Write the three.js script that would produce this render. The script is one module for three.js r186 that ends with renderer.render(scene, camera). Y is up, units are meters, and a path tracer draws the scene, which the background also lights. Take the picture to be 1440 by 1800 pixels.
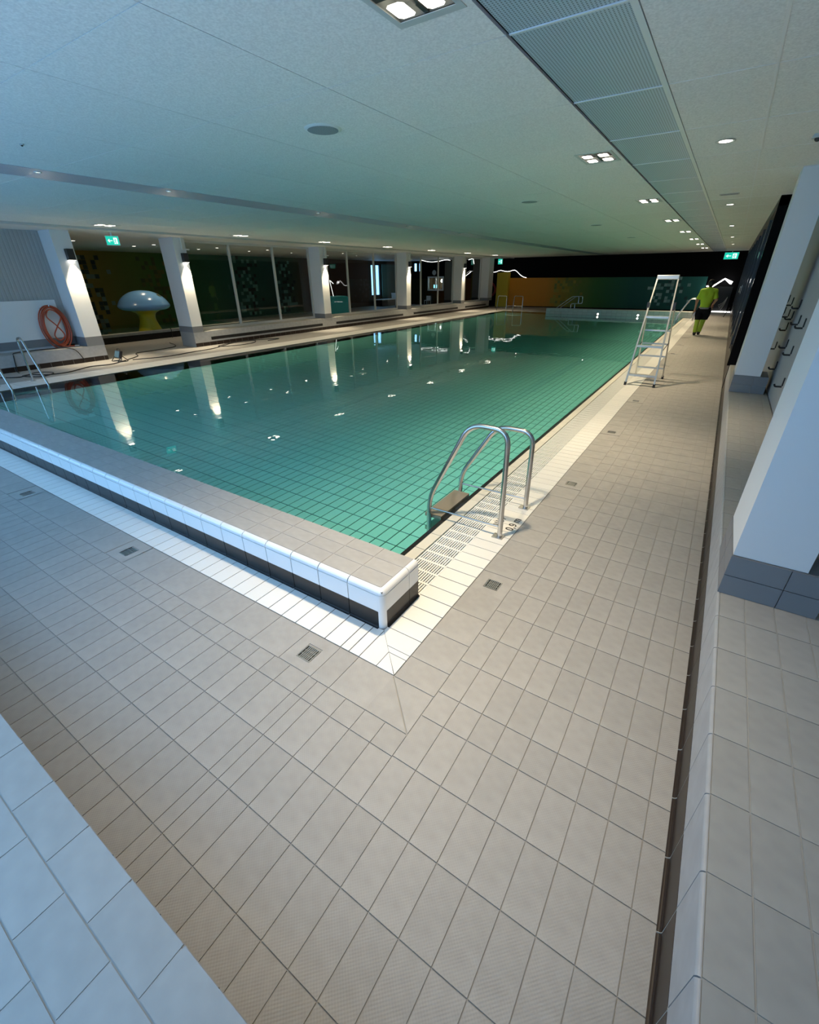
import * as THREE from 'three';
import { mergeGeometries, mergeVertices } from 'three/addons/utils/BufferGeometryUtils.js';
import { RectAreaLightUniformsLib } from 'three/addons/lights/RectAreaLightUniformsLib.js';
import { MarchingCubes } from 'three/addons/objects/MarchingCubes.js';
import { RoundedBoxGeometry } from 'three/addons/geometries/RoundedBoxGeometry.js';

// ---------------------------------------------------------------- camera, sky, exposure
const scene = new THREE.Scene();
const renderer = new THREE.WebGLRenderer({ antialias: true });
renderer.toneMapping = THREE.LinearToneMapping;
renderer.toneMappingExposure = 2.6;
renderer.shadowMap.enabled = true;
const camera = new THREE.PerspectiveCamera(2 * Math.atan(900 / 767.58) * 180 / Math.PI, 1440 / 1800, 0.05, 200);
camera.position.set(0, 1.91, 0);
camera.rotation.set(-0.4940, 0.5844, -0.0100, 'YXZ');
camera.updateMatrixWorld(true);
camera.updateProjectionMatrix();
scene.background = new THREE.Color().setRGB(0.40, 0.80, 1.40);   // overcast blue evening sky outside the windows
RectAreaLightUniformsLib.init();
const WARM = new THREE.Color().setRGB(1.0, 0.80, 0.53);
const QUAD_POWER = 12.5, QUAD_LEFT = 6.8, SCONCE_POWER = 10, DOWN_POWER = 2.6, FAR_POWER = 0.12, ROOM_POWER = 2.2;

// ---------------------------------------------------------------- helpers
const PI = Math.PI;
let seed = 12345;
const rnd = () => { seed = (seed + 0x6D2B79F5) | 0; let t = Math.imul(seed ^ (seed >>> 15), 1 | seed); t = (t + Math.imul(t ^ (t >>> 7), 61 | t)) ^ t; return ((t ^ (t >>> 14)) >>> 0) / 4294967296; };
const used = {};
function numbered(n) { used[n] = (used[n] ?? -1) + 1; return used[n] ? n + '_' + String(used[n]).padStart(3, '0') : n; }
const rgb = (r, g, b) => new THREE.Color().setRGB(r, g, b);
const mat = (c, rough = 0.6, o = {}) => new THREE.MeshStandardMaterial({ color: Array.isArray(c) ? rgb(...c) : c, roughness: rough, ...o });
const phys = (c, rough, o = {}) => new THREE.MeshPhysicalMaterial({ color: Array.isArray(c) ? rgb(...c) : c, roughness: rough, ...o });
const V = (x, y, z) => new THREE.Vector3(x, y, z);
function shadows(m) { m.castShadow = true; m.receiveShadow = true; return m; }
function tag(o, label, category, group, kind) { o.userData.label = label; o.userData.category = category; if (group) o.userData.group = group; if (kind) o.userData.kind = kind; return o; }
function thing(name, label, category, pos = [0, 0, 0], group, kind) {
  const g = new THREE.Group(); g.name = numbered(name); g.position.set(...pos); tag(g, label, category, group, kind); scene.add(g); return g;
}
function part(parent, name, geo, m, pos, label) {
  const o = shadows(new THREE.Mesh(geo, m)); o.name = name; if (pos) o.position.set(...pos); if (label) o.userData.label = label; parent.add(o); return o;
}
function solo(name, geo, m, label, category, pos, group, kind) {
  const o = shadows(new THREE.Mesh(geo, m)); o.name = numbered(name); if (pos) o.position.set(...pos); tag(o, label, category, group, kind); scene.add(o); return o;
}
function copyOf(src, pos, label) { const c = src.clone(true); c.name = numbered(src.name.replace(/_\d{3}$/, '')); c.userData = { ...src.userData }; c.position.set(...pos); if (label) c.userData.label = label; scene.add(c); return c; }
const B = (x0, x1, y0, y1, z0, z1) => { const g = new THREE.BoxGeometry(Math.abs(x1 - x0), Math.abs(y1 - y0), Math.abs(z1 - z0)); g.translate((x0 + x1) / 2, (y0 + y1) / 2, (z0 + z1) / 2); return uvWorld(g); };
const sheetZ = (x0, x1, y0, y1, z) => new THREE.PlaneGeometry(x1 - x0, y1 - y0).translate((x0 + x1) / 2, (y0 + y1) / 2, z);
const sheetX = (x, y0, y1, z0, z1) => new THREE.PlaneGeometry(z1 - z0, y1 - y0).rotateY(PI / 2).translate(x, (y0 + y1) / 2, (z0 + z1) / 2);
const merge = (a) => mergeGeometries(a.map((g) => { const q = g.index ? g.toNonIndexed() : g; for (const k of Object.keys(q.attributes)) if (!['position', 'normal', 'uv'].includes(k)) q.deleteAttribute(k); return q; }));
function uvWorld(g, s = 1) {   // uv in metres by the dominant axis of the normal
  const p = g.attributes.position, n = g.attributes.normal, uv = new Float32Array(p.count * 2);
  for (let i = 0; i < p.count; i++) {
    const ax = Math.abs(n.getX(i)), ay = Math.abs(n.getY(i)), az = Math.abs(n.getZ(i));
    let u, v; if (ay >= ax && ay >= az) { u = p.getX(i); v = p.getZ(i); } else if (ax >= az) { u = p.getZ(i); v = p.getY(i); } else { u = p.getX(i); v = p.getY(i); }
    uv[2 * i] = u / s; uv[2 * i + 1] = v / s;
  }
  g.setAttribute('uv', new THREE.BufferAttribute(uv, 2)); return g;
}
function polyline(pts, r, seg = 8, closed = false, perM = 24, tension = 0.5) {   // smooth tube
  const c = new THREE.CatmullRomCurve3(pts.map((p) => V(...p)), closed, 'centripetal', tension);
  return new THREE.TubeGeometry(c, Math.max(8, Math.round(c.getLength() * perM)), r, seg, closed);
}
function bentTube(pts, r, bend = 0.08, seg = 10, perM = 40) {   // straight runs with rounded bends
  const path = new THREE.CurvePath(), P = pts.map((p) => V(...p)); let prev = P[0].clone();
  for (let i = 1; i < P.length - 1; i++) {
    const a = P[i].clone().sub(P[i - 1]), b = P[i + 1].clone().sub(P[i]);
    const k = Math.min(bend, a.length() * 0.45, b.length() * 0.45);
    const s = P[i].clone().sub(a.setLength(k)), e = P[i].clone().add(b.setLength(k));
    path.add(new THREE.LineCurve3(prev, s)); path.add(new THREE.QuadraticBezierCurve3(s, P[i].clone(), e)); prev = e;
  }
  path.add(new THREE.LineCurve3(prev, P[P.length - 1]));
  const L = path.getLength(), n = Math.max(10, Math.round(L * perM));
  class C extends THREE.Curve { getPoint(t) { return path.getPoint(Math.min(1, Math.max(0, t))); } }
  return new THREE.TubeGeometry(new C(), n, r, seg, false);
}
function rod(a, b, r, seg = 8) { return new THREE.TubeGeometry(new THREE.LineCurve3(V(...a), V(...b)), 1, r, seg, false); }
function barBetween(a, b, w, d) { // rectangular bar from a to b
  const A = V(...a), Q = V(...b), L = A.distanceTo(Q), g = new THREE.BoxGeometry(w, L, d);
  const q = new THREE.Quaternion().setFromUnitVectors(V(0, 1, 0), Q.clone().sub(A).normalize());
  g.applyQuaternion(q); g.translate((A.x + Q.x) / 2, (A.y + Q.y) / 2, (A.z + Q.z) / 2); return g;
}
// value noise textures
function dataTex(n, f, srgb = false) {
  const d = new Uint8Array(n * n * 4);
  for (let y = 0; y < n; y++) for (let x = 0; x < n; x++) { const c = f(x / n, y / n), k = 4 * (y * n + x); const a = Array.isArray(c) ? c : [c, c, c]; d[k] = a[0] * 255; d[k + 1] = a[1] * 255; d[k + 2] = a[2] * 255; d[k + 3] = 255; }
  const t = new THREE.DataTexture(d, n, n, THREE.RGBAFormat); t.wrapS = t.wrapT = THREE.RepeatWrapping; t.magFilter = THREE.LinearFilter; t.minFilter = THREE.LinearFilter; if (srgb) t.colorSpace = THREE.SRGBColorSpace; t.needsUpdate = true; return t;
}
const H = (i, j, s) => { let h = (i * 374761393 + j * 668265263 + s * 1442695041) | 0; h = Math.imul(h ^ (h >>> 13), 1274126177); return ((h ^ (h >>> 16)) >>> 0) / 4294967296; };
function vnoise(u, v, n, s) { const x = u * n, y = v * n, i = Math.floor(x), j = Math.floor(y), a = x - i, b = y - j, w = (t) => t * t * (3 - 2 * t), m = (k) => ((k % n) + n) % n; const A = w(a), Bq = w(b); return (H(m(i), m(j), s) * (1 - A) + H(m(i + 1), m(j), s) * A) * (1 - Bq) + (H(m(i), m(j + 1), s) * (1 - A) + H(m(i + 1), m(j + 1), s) * A) * Bq; }
const fbm = (u, v, n, s) => (vnoise(u, v, n, s) * 4 + vnoise(u, v, n * 2, s + 1) * 2 + vnoise(u, v, n * 4, s + 2)) / 7;
const ribTex = dataTex(64, (u, v) => 0.5 + 0.25 * Math.sin(2 * PI * 8 * (u + v)) + 0.25 * Math.sin(2 * PI * 8 * (u - v)) * 0.6);
const speckTex = dataTex(256, (u, v) => 0.86 + 0.14 * fbm(u, v, 64, 3), true);
const rippleTex = dataTex(256, (u, v) => fbm(u, v, 6, 9));
const perfTex = dataTex(64, (u, v) => { const q = (a) => { const f = (a * 8) % 1 - 0.5; return f; }; const d = Math.hypot(q(u), q(v)); return d < 0.27 ? [0.42, 0.45, 0.48] : [0.80, 0.83, 0.86]; }, true);
const tileTint = dataTex(256, (u, v) => 0.90 + 0.10 * fbm(u, v, 16, 21), true);
function texRep(t, r) { const c = t.clone(); c.repeat.set(r, r); c.needsUpdate = true; return c; }
const rib = texRep(ribTex, 1 / 0.10), speck = texRep(speckTex, 1 / 0.6), perf = texRep(perfTex, 1 / 0.14), ripple = texRep(rippleTex, 1 / 2.4), tint = texRep(tileTint, 1 / 0.9);

// ---------------------------------------------------------------- materials
const M = {};
M.floorTile = [0, 1, 2].map((k) => mat([0.40 + k * 0.012, 0.385 + k * 0.011, 0.36 + k * 0.010], 0.55, { bumpMap: rib, bumpScale: 0.0008, map: tint }));
M.grout = mat([0.35, 0.34, 0.315], 0.9);
M.groutPale = mat([0.41, 0.405, 0.385], 0.9);
M.groutDark = mat([0.10, 0.10, 0.10], 0.85);
M.whiteTile = [0, 1].map((k) => mat([0.80 - k * 0.02, 0.79 - k * 0.02, 0.75 - k * 0.02], 0.35));
M.glazed = phys([0.84, 0.85, 0.85], 0.14, { clearcoat: 0.6, clearcoatRoughness: 0.08 });
M.blackTile = phys([0.018, 0.017, 0.017], 0.28, { specularIntensity: 0.55 });
M.skirt = phys([0.030, 0.021, 0.017], 0.35, { specularIntensity: 0.5 });
M.whiteGrout = mat([0.62, 0.58, 0.50], 0.8);
M.topTile = [0, 1].map((k) => mat([0.42 + k * 0.015, 0.41 + k * 0.015, 0.395 + k * 0.015], 0.55, { map: tint }));
M.benchTile = [0, 1].map((k) => mat([0.40 + k * 0.015, 0.395 + k * 0.015, 0.37 + k * 0.015], 0.5, { map: tint }));
M.benchFace = mat([0.44, 0.44, 0.44], 0.45, { map: tint });
M.baseTile = mat([0.20, 0.205, 0.215], 0.4);
M.poolTile = [0, 1, 2].map((k) => mat([0.70 + k * 0.02, 0.79 + k * 0.012, 0.75 + k * 0.015], 0.3));
M.poolGrout = mat([0.04, 0.07, 0.065], 0.8);
M.poolWall = mat([0.50, 0.66, 0.62], 0.35);
M.water = phys([0.52, 0.90, 0.86], 0.0, { transmission: 1, ior: 1.33, thickness: 0, bumpMap: ripple, bumpScale: 0.0015 });
M.paint = mat([0.73, 0.73, 0.72], 0.55);
M.ceil = [0, 1].map((k) => mat([0.90 - k * 0.012, 0.89 - k * 0.012, 0.875 - k * 0.012], 0.85, { map: speck }));
M.plenum = mat([0.10, 0.10, 0.10], 0.9);
M.strip = mat([0.86, 0.88, 0.99], 0.40, { metalness: 0.30, map: perf });
M.stripEdge = mat([0.72, 0.73, 0.74], 0.4);
M.steel = mat([0.60, 0.59, 0.57], 0.22, { metalness: 1 });
M.brushed = mat([0.50, 0.49, 0.47], 0.38, { metalness: 1 });
M.alu = mat([0.54, 0.53, 0.50], 0.38, { metalness: 0.8 });
M.black = mat([0.012, 0.012, 0.012], 0.5);
M.rubber = mat([0.02, 0.02, 0.02], 0.7);
M.darkMetal = mat([0.03, 0.03, 0.032], 0.4, { metalness: 0.4 });
M.lamp = new THREE.MeshStandardMaterial({ color: 0xffffff, emissive: rgb(1, 0.92, 0.75), emissiveIntensity: 4.0, roughness: 0.3 });
M.lampSmall = new THREE.MeshStandardMaterial({ color: 0xffffff, emissive: rgb(1, 0.94, 0.82), emissiveIntensity: 3.2, roughness: 0.3 });
M.led = new THREE.MeshStandardMaterial({ color: 0xffffff, emissive: rgb(1, 0.98, 0.95), emissiveIntensity: 1.6, roughness: 0.4 });
M.fixture = mat([0.50, 0.52, 0.51], 0.45);
M.reflector = mat([0.10, 0.11, 0.105], 0.5);
M.frame = mat([0.60, 0.59, 0.56], 0.45);
M.glass = phys([0.88, 0.93, 0.92], 0.0, { transmission: 1, thickness: 0, ior: 1.5 });
M.darkGlass = phys([0.020, 0.022, 0.012], 0.08, { ior: 1.5 });
M.clad = mat([0.37, 0.365, 0.35], 0.6);
M.blackWall = phys([0.004, 0.004, 0.0045], 0.8, { specularIntensity: 0.15 });
M.deckPlain = mat([0.41, 0.395, 0.37], 0.55, { map: tint });

// ---------------------------------------------------------------- laid tiles
const LIMIT = 300;
function shownArea(x0, x1, z0, z1, y) {
  const c = [[x0, z0], [x1, z0], [x1, z1], [x0, z1]].map(([x, z]) => { const v = V(x, y, z).applyMatrix4(camera.matrixWorldInverse); if (v.z > -0.05) return null; v.applyMatrix4(camera.projectionMatrix); return v; });
  if (c.some((v) => !v)) return 0;
  if (c.every((v) => v.x > 1) || c.every((v) => v.x < -1) || c.every((v) => v.y > 1) || c.every((v) => v.y < -1)) return 0;
  let a = 0; for (let i = 0; i < 4; i++) { const p = c[i], q = c[(i + 1) % 4]; a += p.x * q.y - q.x * p.y; } return Math.abs(a);
}
const tileGeo = new Map();
function tileShape(w, d, h) {
  const k = [w, d, h].map((v) => Math.round(v * 2000)).join();
  if (!tileGeo.has(k)) { const g = new THREE.BoxGeometry(w, h, d); g.translate(0, -h / 2, 0); tileGeo.set(k, uvWorld(g)); }
  return tileGeo.get(k);
}
function layTiles(parent, name, rects, y, mats, { gap = 0.004, h = 0.0035, limit = LIMIT, fall = null } = {}) {
  const list = rects.filter((r) => r[1] - r[0] > gap * 2 && r[3] - r[2] > gap * 2).map((r, i) => ({ r, i, a: shownArea(...r, y) })).sort((p, q) => q.a - p.a || p.i - q.i);
  const rest = [];
  list.forEach(({ r, i }, n) => {
    const g = tileShape(r[1] - r[0] - gap, r[3] - r[2] - gap, h), m = mats[Math.floor(H(i, 7, 5) * mats.length)], at = [(r[0] + r[1]) / 2, y, (r[2] + r[3]) / 2]; if (fall) at[1] += fall(at[0], at[2]);
    if (n < limit) { const o = part(parent, name, g, m, at); if (fall) o.rotation.set(0.005, 0, -0.022); } else { const q = g.clone(); if (fall) q.rotateZ(-0.022).rotateX(0.005); rest.push(uvWorld(q.translate(...at))); }
  });
  if (rest.length) { const o = part(parent, name + '_field', merge(rest), mats[0]); o.userData.kind = 'stuff'; }
}
const grid = (xs, zs) => { const out = []; for (let i = 0; i + 1 < xs.length; i++) for (let j = 0; j + 1 < zs.length; j++) out.push([Math.min(xs[i], xs[i + 1]), Math.max(xs[i], xs[i + 1]), Math.min(zs[j], zs[j + 1]), Math.max(zs[j], zs[j + 1])]); return out; };
const steps = (a, b, s) => { const o = []; const n = Math.floor(Math.abs(b - a) / s + 1e-6), d = Math.sign(b - a) * s; for (let i = 0; i <= n; i++) o.push(a + i * d); if (Math.abs(o[o.length - 1] - b) > 0.02) o.push(b); return o; };
function prism(pts, y, h) { // polygon in x,z; top at y
  const s = new THREE.Shape(pts.map(([x, z]) => new THREE.Vector2(x, -z))); const g = new THREE.ExtrudeGeometry(s, { depth: h, bevelEnabled: false }); g.rotateX(-PI / 2); g.translate(0, y - h, 0); return uvWorld(g);
}

// ---------------------------------------------------------------- floor slab with the pool opening
const CE = 2.985, FARZ = -32.4, XR = 0.8, XL = -22.3, ZN = 0.62;
const PX0 = -11.5, PXE = -1.6, PZ0 = -1.98, PZ1 = -27.0, PZ2 = -28.2, PXS = -8.44;
{
  const floor = thing('floor', 'grey non-slip floor tiles round the swimming pool', 'floor', [0, 0, 0], null, 'structure');
  const s = new THREE.Shape([[XL - 0.2, -(ZN + 0.2)], [1.1, -(ZN + 0.2)], [1.1, -(FARZ - 0.2)], [XL - 0.2, -(FARZ - 0.2)]].map((p) => new THREE.Vector2(...p)));
  s.holes.push(new THREE.Path([[PX0, -PZ0 - 0.02], [PX0, -PZ2], [PXS, -PZ2], [PXS, -PZ1 + 0.1], [-1.25, -PZ1 + 0.1], [-1.25, -PZ0 - 0.02]].map((p) => new THREE.Vector2(...p))));
  const g = new THREE.ExtrudeGeometry(s, { depth: 0.6, bevelEnabled: false }); g.rotateX(-PI / 2); g.translate(0, -0.6 - 0.004, 0);
  part(floor, 'grout_bed', g, M.grout);
  // walkway beside the pool, long side of each tile along the pool
  const rows = [0.60, 0.53, 0.28, 0.03, -0.22, -0.47, -0.72, -0.968, -1.216, ...steps(-1.384, FARZ, 0.25)];
  const cols = [0.345, 0.254, ...steps(0.129, -0.746, 0.125)];
  const rects = grid(cols, rows);
  // tiles in front of the raised pool wall
  const colsL = [-0.746, -0.872, -0.997, -1.122, -1.246, -1.322, -1.388, ...steps(-1.53, -13.7, 0.125)];
  rects.push(...grid(colsL, [0.60, 0.53, 0.28, 0.03, -0.22, -0.47, -0.718, -0.963, -1.088]));
  // the row and the column that carry the drains
  const dr = (i) => Math.abs(((i % 2) + 2) % 2) < 0.01;
  const drainX = [], drainZ = []; for (let k = 0; k < 6; k++) drainX.push(-1.505 - 1.985 * k); for (let k = 0; k < 15; k++) drainZ.push(-2.37 - 2.01 * k);
  const near = (v, list) => list.some((d) => Math.abs(d - v) < 0.09);
  rects.push(...grid([-0.997, -1.243, -1.38, ...steps(-1.63, -13.7, 0.25)], [-1.088, -1.340]).filter((r) => !near((r[0] + r[1]) / 2, drainX)));
  rects.push(...grid([-0.997, -0.746], [-1.340, -1.51, ...steps(-1.75, -31, 0.25)]).filter((r) => !near((r[2] + r[3]) / 2, drainZ)));
  // far end
  rects.push(...grid(steps(-0.997, -13.7, 0.25), steps(PZ2 - 0.25, FARZ, 0.25)).filter((r) => r[0] < PXS - 0.4));
  rects.push(...grid(steps(-1.0, PXS, 0.25), steps(PZ1 - 0.4, FARZ, 0.25)));
  // far bank of the pool
  rects.push(...grid(steps(-12.25, -13.7, 0.25), steps(-1.34, PZ2 - 0.25, 0.25)));
  layTiles(floor, 'floor_tile', rects, 0, M.floorTile);
  part(floor, 'floor_tile', prism([[-0.997, -1.337], [-0.749, -1.337], [-0.749, -1.096]], 0, 0.012), M.floorTile[1]);
  part(floor, 'floor_tile', prism([[-1.001, -1.332], [-1.001, -1.091], [-0.754, -1.091]], 0, 0.012), M.floorTile[0]);
  // frames of cut tile round every drain
  const ring = [];
  for (const x of drainX) ring.push([x - 0.123, x + 0.123, -1.337, -1.093]);
  for (const z of drainZ) ring.push([-0.994, -0.749, z - 0.122, z + 0.122]);
  for (const [a, b, c, d] of ring) {
    const sh = new THREE.Shape([[a, -d], [b, -d], [b, -c], [a, -c]].map((p) => new THREE.Vector2(...p))), mx = (a + b) / 2, mz = (c + d) / 2;
    sh.holes.push(new THREE.Path([[mx - 0.052, -mz - 0.052], [mx + 0.052, -mz - 0.052], [mx + 0.052, -mz + 0.052], [mx - 0.052, -mz + 0.052]].map((p) => new THREE.Vector2(...p))));
    const q = new THREE.ExtrudeGeometry(sh, { depth: 0.012, bevelEnabled: false }); q.rotateX(-PI / 2); q.translate(0, -0.012, 0);
    part(floor, 'drain_surround', uvWorld(q), M.floorTile[1]);
  }
  // children's room floor and the edge bands
  part(floor, 'rear_floor', B(XL, -13.72, -0.003, 0, FARZ, ZN - 0.1), M.deckPlain);

  // drains
  const bars = [B(-0.05, 0.05, -0.004, 0.002, -0.05, -0.043), B(-0.05, 0.05, -0.004, 0.002, 0.043, 0.05), B(-0.05, -0.043, -0.004, 0.002, -0.043, 0.043), B(0.043, 0.05, -0.004, 0.002, -0.043, 0.043)];
  const frameG = merge(bars), slots = merge([-0.03, -0.018, -0.006, 0.006, 0.018, 0.03].flatMap((x) => [B(x - 0.0035, x + 0.0035, -0.003, 0.0005, -0.043, 0.043)]).concat([B(-0.043, 0.043, -0.0035, 0, -0.016, -0.012), B(-0.043, 0.043, -0.0035, 0, 0.012, 0.016)]));
  const mk = (label, group) => { const t = thing('floor_drain', label, 'drain', [0, 0, 0], group); part(t, 'frame', frameG, M.brushed); part(t, 'grate', slots, M.brushed); part(t, 'sump', B(-0.046, 0.046, -0.0042, -0.0036, -0.046, 0.046), M.black); return t; };
  const d1 = mk('square steel floor drain in the tiles before the raised pool wall', 'drains before the raised wall'); d1.position.set(drainX[0], 0, -1.205);
  drainX.slice(1).forEach((x) => copyOf(d1, [x, 0, -1.205])); d1.userData = { label: 'square steel floor drain nearest the free end of the raised pool wall, before it', category: 'drain', group: 'drains before the raised wall' };
  const d2 = mk('square steel floor drain in the walkway beside the pool grating', 'drains along the walkway'); d2.position.set(-0.87, 0, drainZ[0]);
  const own = { 1: 'square steel floor drain in the walkway just beyond the near pool ladder', 4: 'square steel floor drain between the feet of the stepladder' };
  drainZ.slice(1).forEach((z, i) => copyOf(d2, [-0.87, 0, z], own[i + 1])); d2.userData = { label: 'square steel floor drain in the walkway level with the end of the raised wall', category: 'drain', group: 'drains along the walkway' };
}
// white tile margins
{
  const near = thing('trim_1', 'row of white tiles along the foot of the raised pool wall', 'tile margin', [0, 0, 0], null, 'structure');
  layTiles(near, 'white_tile', grid([-1.246, -1.322, -1.385, ...steps(-1.51, -11.5, 0.125)], [-1.343, -1.593]), 0.001, M.whiteTile, { gap: 0.006 });
  part(near, 'white_tile', prism([[-1.004, -1.345], [-1.120, -1.345], [-1.120, -1.462]], 0.001, 0.0045), M.whiteTile[0]);
  part(near, 'white_tile', prism([[-1.124, -1.345], [-1.244, -1.345], [-1.244, -1.585], [-1.124, -1.466]], 0.001, 0.0045), M.whiteTile[1]);
  part(near, 'grout_bed', B(-11.5, -1.0, -0.004, -0.003, -1.593, -1.343), M.groutDark);
  const side = thing('trim_2', 'strip of white tiles beside the overflow grating', 'tile margin', [0, 0, 0], null, 'structure');
  layTiles(side, 'white_tile', grid([-1.25, -1.0], [-1.63, ...steps(-1.755, -3.10, 0.125)]).concat(grid([-1.25, -1.0], steps(-3.475, -27.4, 0.125))), 0.001, M.whiteTile, { gap: 0.006 });
  part(side, 'white_tile', prism([[-1.002, -1.348], [-1.002, -1.462], [-1.118, -1.462]], 0.001, 0.0045), M.whiteTile[1]);
  part(side, 'white_tile', prism([[-1.002, -1.466], [-1.002, -1.500], [-1.156, -1.500], [-1.122, -1.466]], 0.001, 0.0045), M.whiteTile[0]);
  part(side, 'white_tile', prism([[-1.16, -1.504], [-1.002, -1.504], [-1.002, -1.628], [-1.248, -1.628], [-1.248, -1.592]], 0.001, 0.0045), M.whiteTile[1]);
  part(side, 'grout_bed', B(-1.25, -1.0, -0.004, -0.003, -27.4, -1.345), M.groutDark);
  // the painted depth: three tiles with print
  const c = document.createElement('canvas'); c.width = 384; c.height = 256; const x = c.getContext('2d');
  x.fillStyle = '#e6e2d8'; x.fillRect(0, 0, 384, 256); x.fillStyle = '#6b675e'; for (const k of [128, 256]) x.fillRect(k - 2, 0, 4, 256);
  x.fillStyle = '#0c0c0c'; x.font = 'bold 96px sans-serif'; x.textAlign = 'left'; x.fillText('DJUP', 20, 98); x.fillText('0,9 m', 30, 226);
  const t = new THREE.CanvasTexture(c); t.colorSpace = THREE.SRGBColorSpace;
  const g = new THREE.PlaneGeometry(0.371, 0.246); g.rotateX(-PI / 2); g.rotateY(PI / 2);
  const m = mat(0xffffff, 0.35); m.map = t;
  const dm = part(side, 'depth_marking', merge([g.translate(-1.125, 0.0016, -3.2875)]), m, null, 'white tiles printed DJUP 0,9 m');
  part(side, 'white_tile', B(-1.248, -1.002, -0.01, 0.001, -3.473, -3.102), M.whiteTile[0]);
  dm.position.y = 0;
  const left = thing('trim_3', 'white tile margin along the far bank under the windows', 'tile margin', [0, 0, 0], null, 'structure');
  layTiles(left, 'white_tile', grid([-11.5, -11.86, -12.24], steps(-2.0, PZ2 - 0.25, 0.25)), 0.001, M.whiteTile, { gap: 0.006 });
  part(left, 'grout_bed', B(-12.25, -11.5, -0.004, -0.003, PZ2 - 0.25, -2.0), M.groutDark);
  const end = thing('trim_4', 'white tile margin at the far end by the yellow mural', 'tile margin', [0, 0, 0], null, 'structure');
  layTiles(end, 'white_tile', grid(steps(-11.5, PXS, 0.25), [PZ2, PZ2 - 0.25]), 0.001, M.whiteTile, { gap: 0.006 });
  // overflow grating
  const grate = thing('overflow_grating', 'white plastic overflow grating between pool edge and white tiles', 'grating', [0, 0, 0]);
  const bars = []; for (let k = 0; k < 13; k++) { const bx = -1.493 + 0.0194 * k; bars.push(B(bx, bx + 0.0118, -0.018, 0, -0.0615, 0.0615)); }
  bars.push(B(-1.496, -1.254, -0.018, 0.0005, 0.040, 0.0615));
  const panel = merge(bars), gm = mat([0.80, 0.80, 0.76], 0.4);
  for (let z = -2.05; z > -27.0; z -= 0.125) part(grate, 'grating_panel', panel, gm, [0, 0, z]);
  const edge = thing('pool_edge', 'cream edge tiles along the pool beside the overflow grating', 'pool edge', [0, 0, 0], null, 'structure');
  const em = [mat([0.66, 0.64, 0.56], 0.5), mat([0.63, 0.61, 0.535], 0.5)];
  layTiles(edge, 'edge_tile', grid([-1.598, -1.502], steps(-1.99, -27.0, 0.25)), 0.002, em, { gap: 0.005, h: 0.02 });
  layTiles(edge, 'waterline_tile', grid([-1.648, -1.602], steps(-1.99, -27.0, 0.25)), -0.008, [M.blackTile], { gap: 0.003, h: 0.02 });
}
// ---------------------------------------------------------------- pool basin and water
{
  const D = -0.42;
  const basin = thing('pool_basin', 'tiled swimming pool basin with dark joints', 'pool', [0, 0, 0], null, 'structure');
  const L = (x0, x1, z0, z1, x2, z2) => new THREE.Shape([[x0, -z0], [x1, -z0], [x1, -z1], [x2, -z1], [x2, -z2], [x0, -z2]].map((p) => new THREE.Vector2(...p)));
  const bed = new THREE.ExtrudeGeometry(L(PX0 - 0.2, -1.2, PZ0 + 0.2, PZ1 - 0.3, PXS, PZ2 - 0.2), { depth: 0.15, bevelEnabled: false }); bed.rotateX(-PI / 2); bed.translate(0, D - 0.15 - 0.006, 0);
  const fall = (x, z) => 0.022 * (-1.6 - x) + 0.005 * (-2 - z);   // floor rises towards the far bank and end, refraction built into its shape
  { const p = bed.attributes.position; for (let i = 0; i < p.count; i++) p.setY(i, p.getY(i) + fall(p.getX(i), p.getZ(i))); bed.computeVertexNormals(); }
  part(basin, 'basin_floor', bed, M.poolGrout);
  const zs = steps(-2.18, PZ2, 0.25), xs = steps(-1.725, PX0, 0.125);
  layTiles(basin, 'pool_tile', grid(xs, zs).filter((r) => !(r[1] > PXS && r[2] < PZ1)), D, M.poolTile, { gap: 0.013, h: 0.008, fall });
  layTiles(basin, 'pool_tile', grid([-1.6, -1.725], zs).filter((r) => r[2] > PZ1), D, M.poolTile, { gap: 0.013, h: 0.008, limit: 0, fall });
  part(basin, 'side_wall', B(-1.60, -1.50, D, -0.019, PZ1, PZ0 + 0.02), M.poolWall);
  part(basin, 'side_wall', B(PX0 - 0.06, PX0, D, -0.004, PZ2, PZ0 + 0.02), M.poolWall);
  part(basin, 'end_wall', B(PX0, PXS, D, -0.004, PZ2 - 0.06, PZ2), M.poolWall);
  part(basin, 'end_wall', B(PX0, -1.6, D, 0.02, PZ0, PZ0 + 0.05), M.poolWall);
  part(basin, 'overflow_channel', B(-1.5, -1.25, -0.14, -0.12, PZ1, PZ0), mat([0.30, 0.30, 0.28], 0.5));
  const w = new THREE.ShapeGeometry(L(PX0, -1.602, PZ0, PZ1, PXS, PZ2)); w.rotateX(-PI / 2);
  solo('pool_water', uvWorld(w), M.water, 'still blue-green pool water with mirrored lights and columns', 'water', [0, -0.012, 0], null, 'stuff');
}
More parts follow.
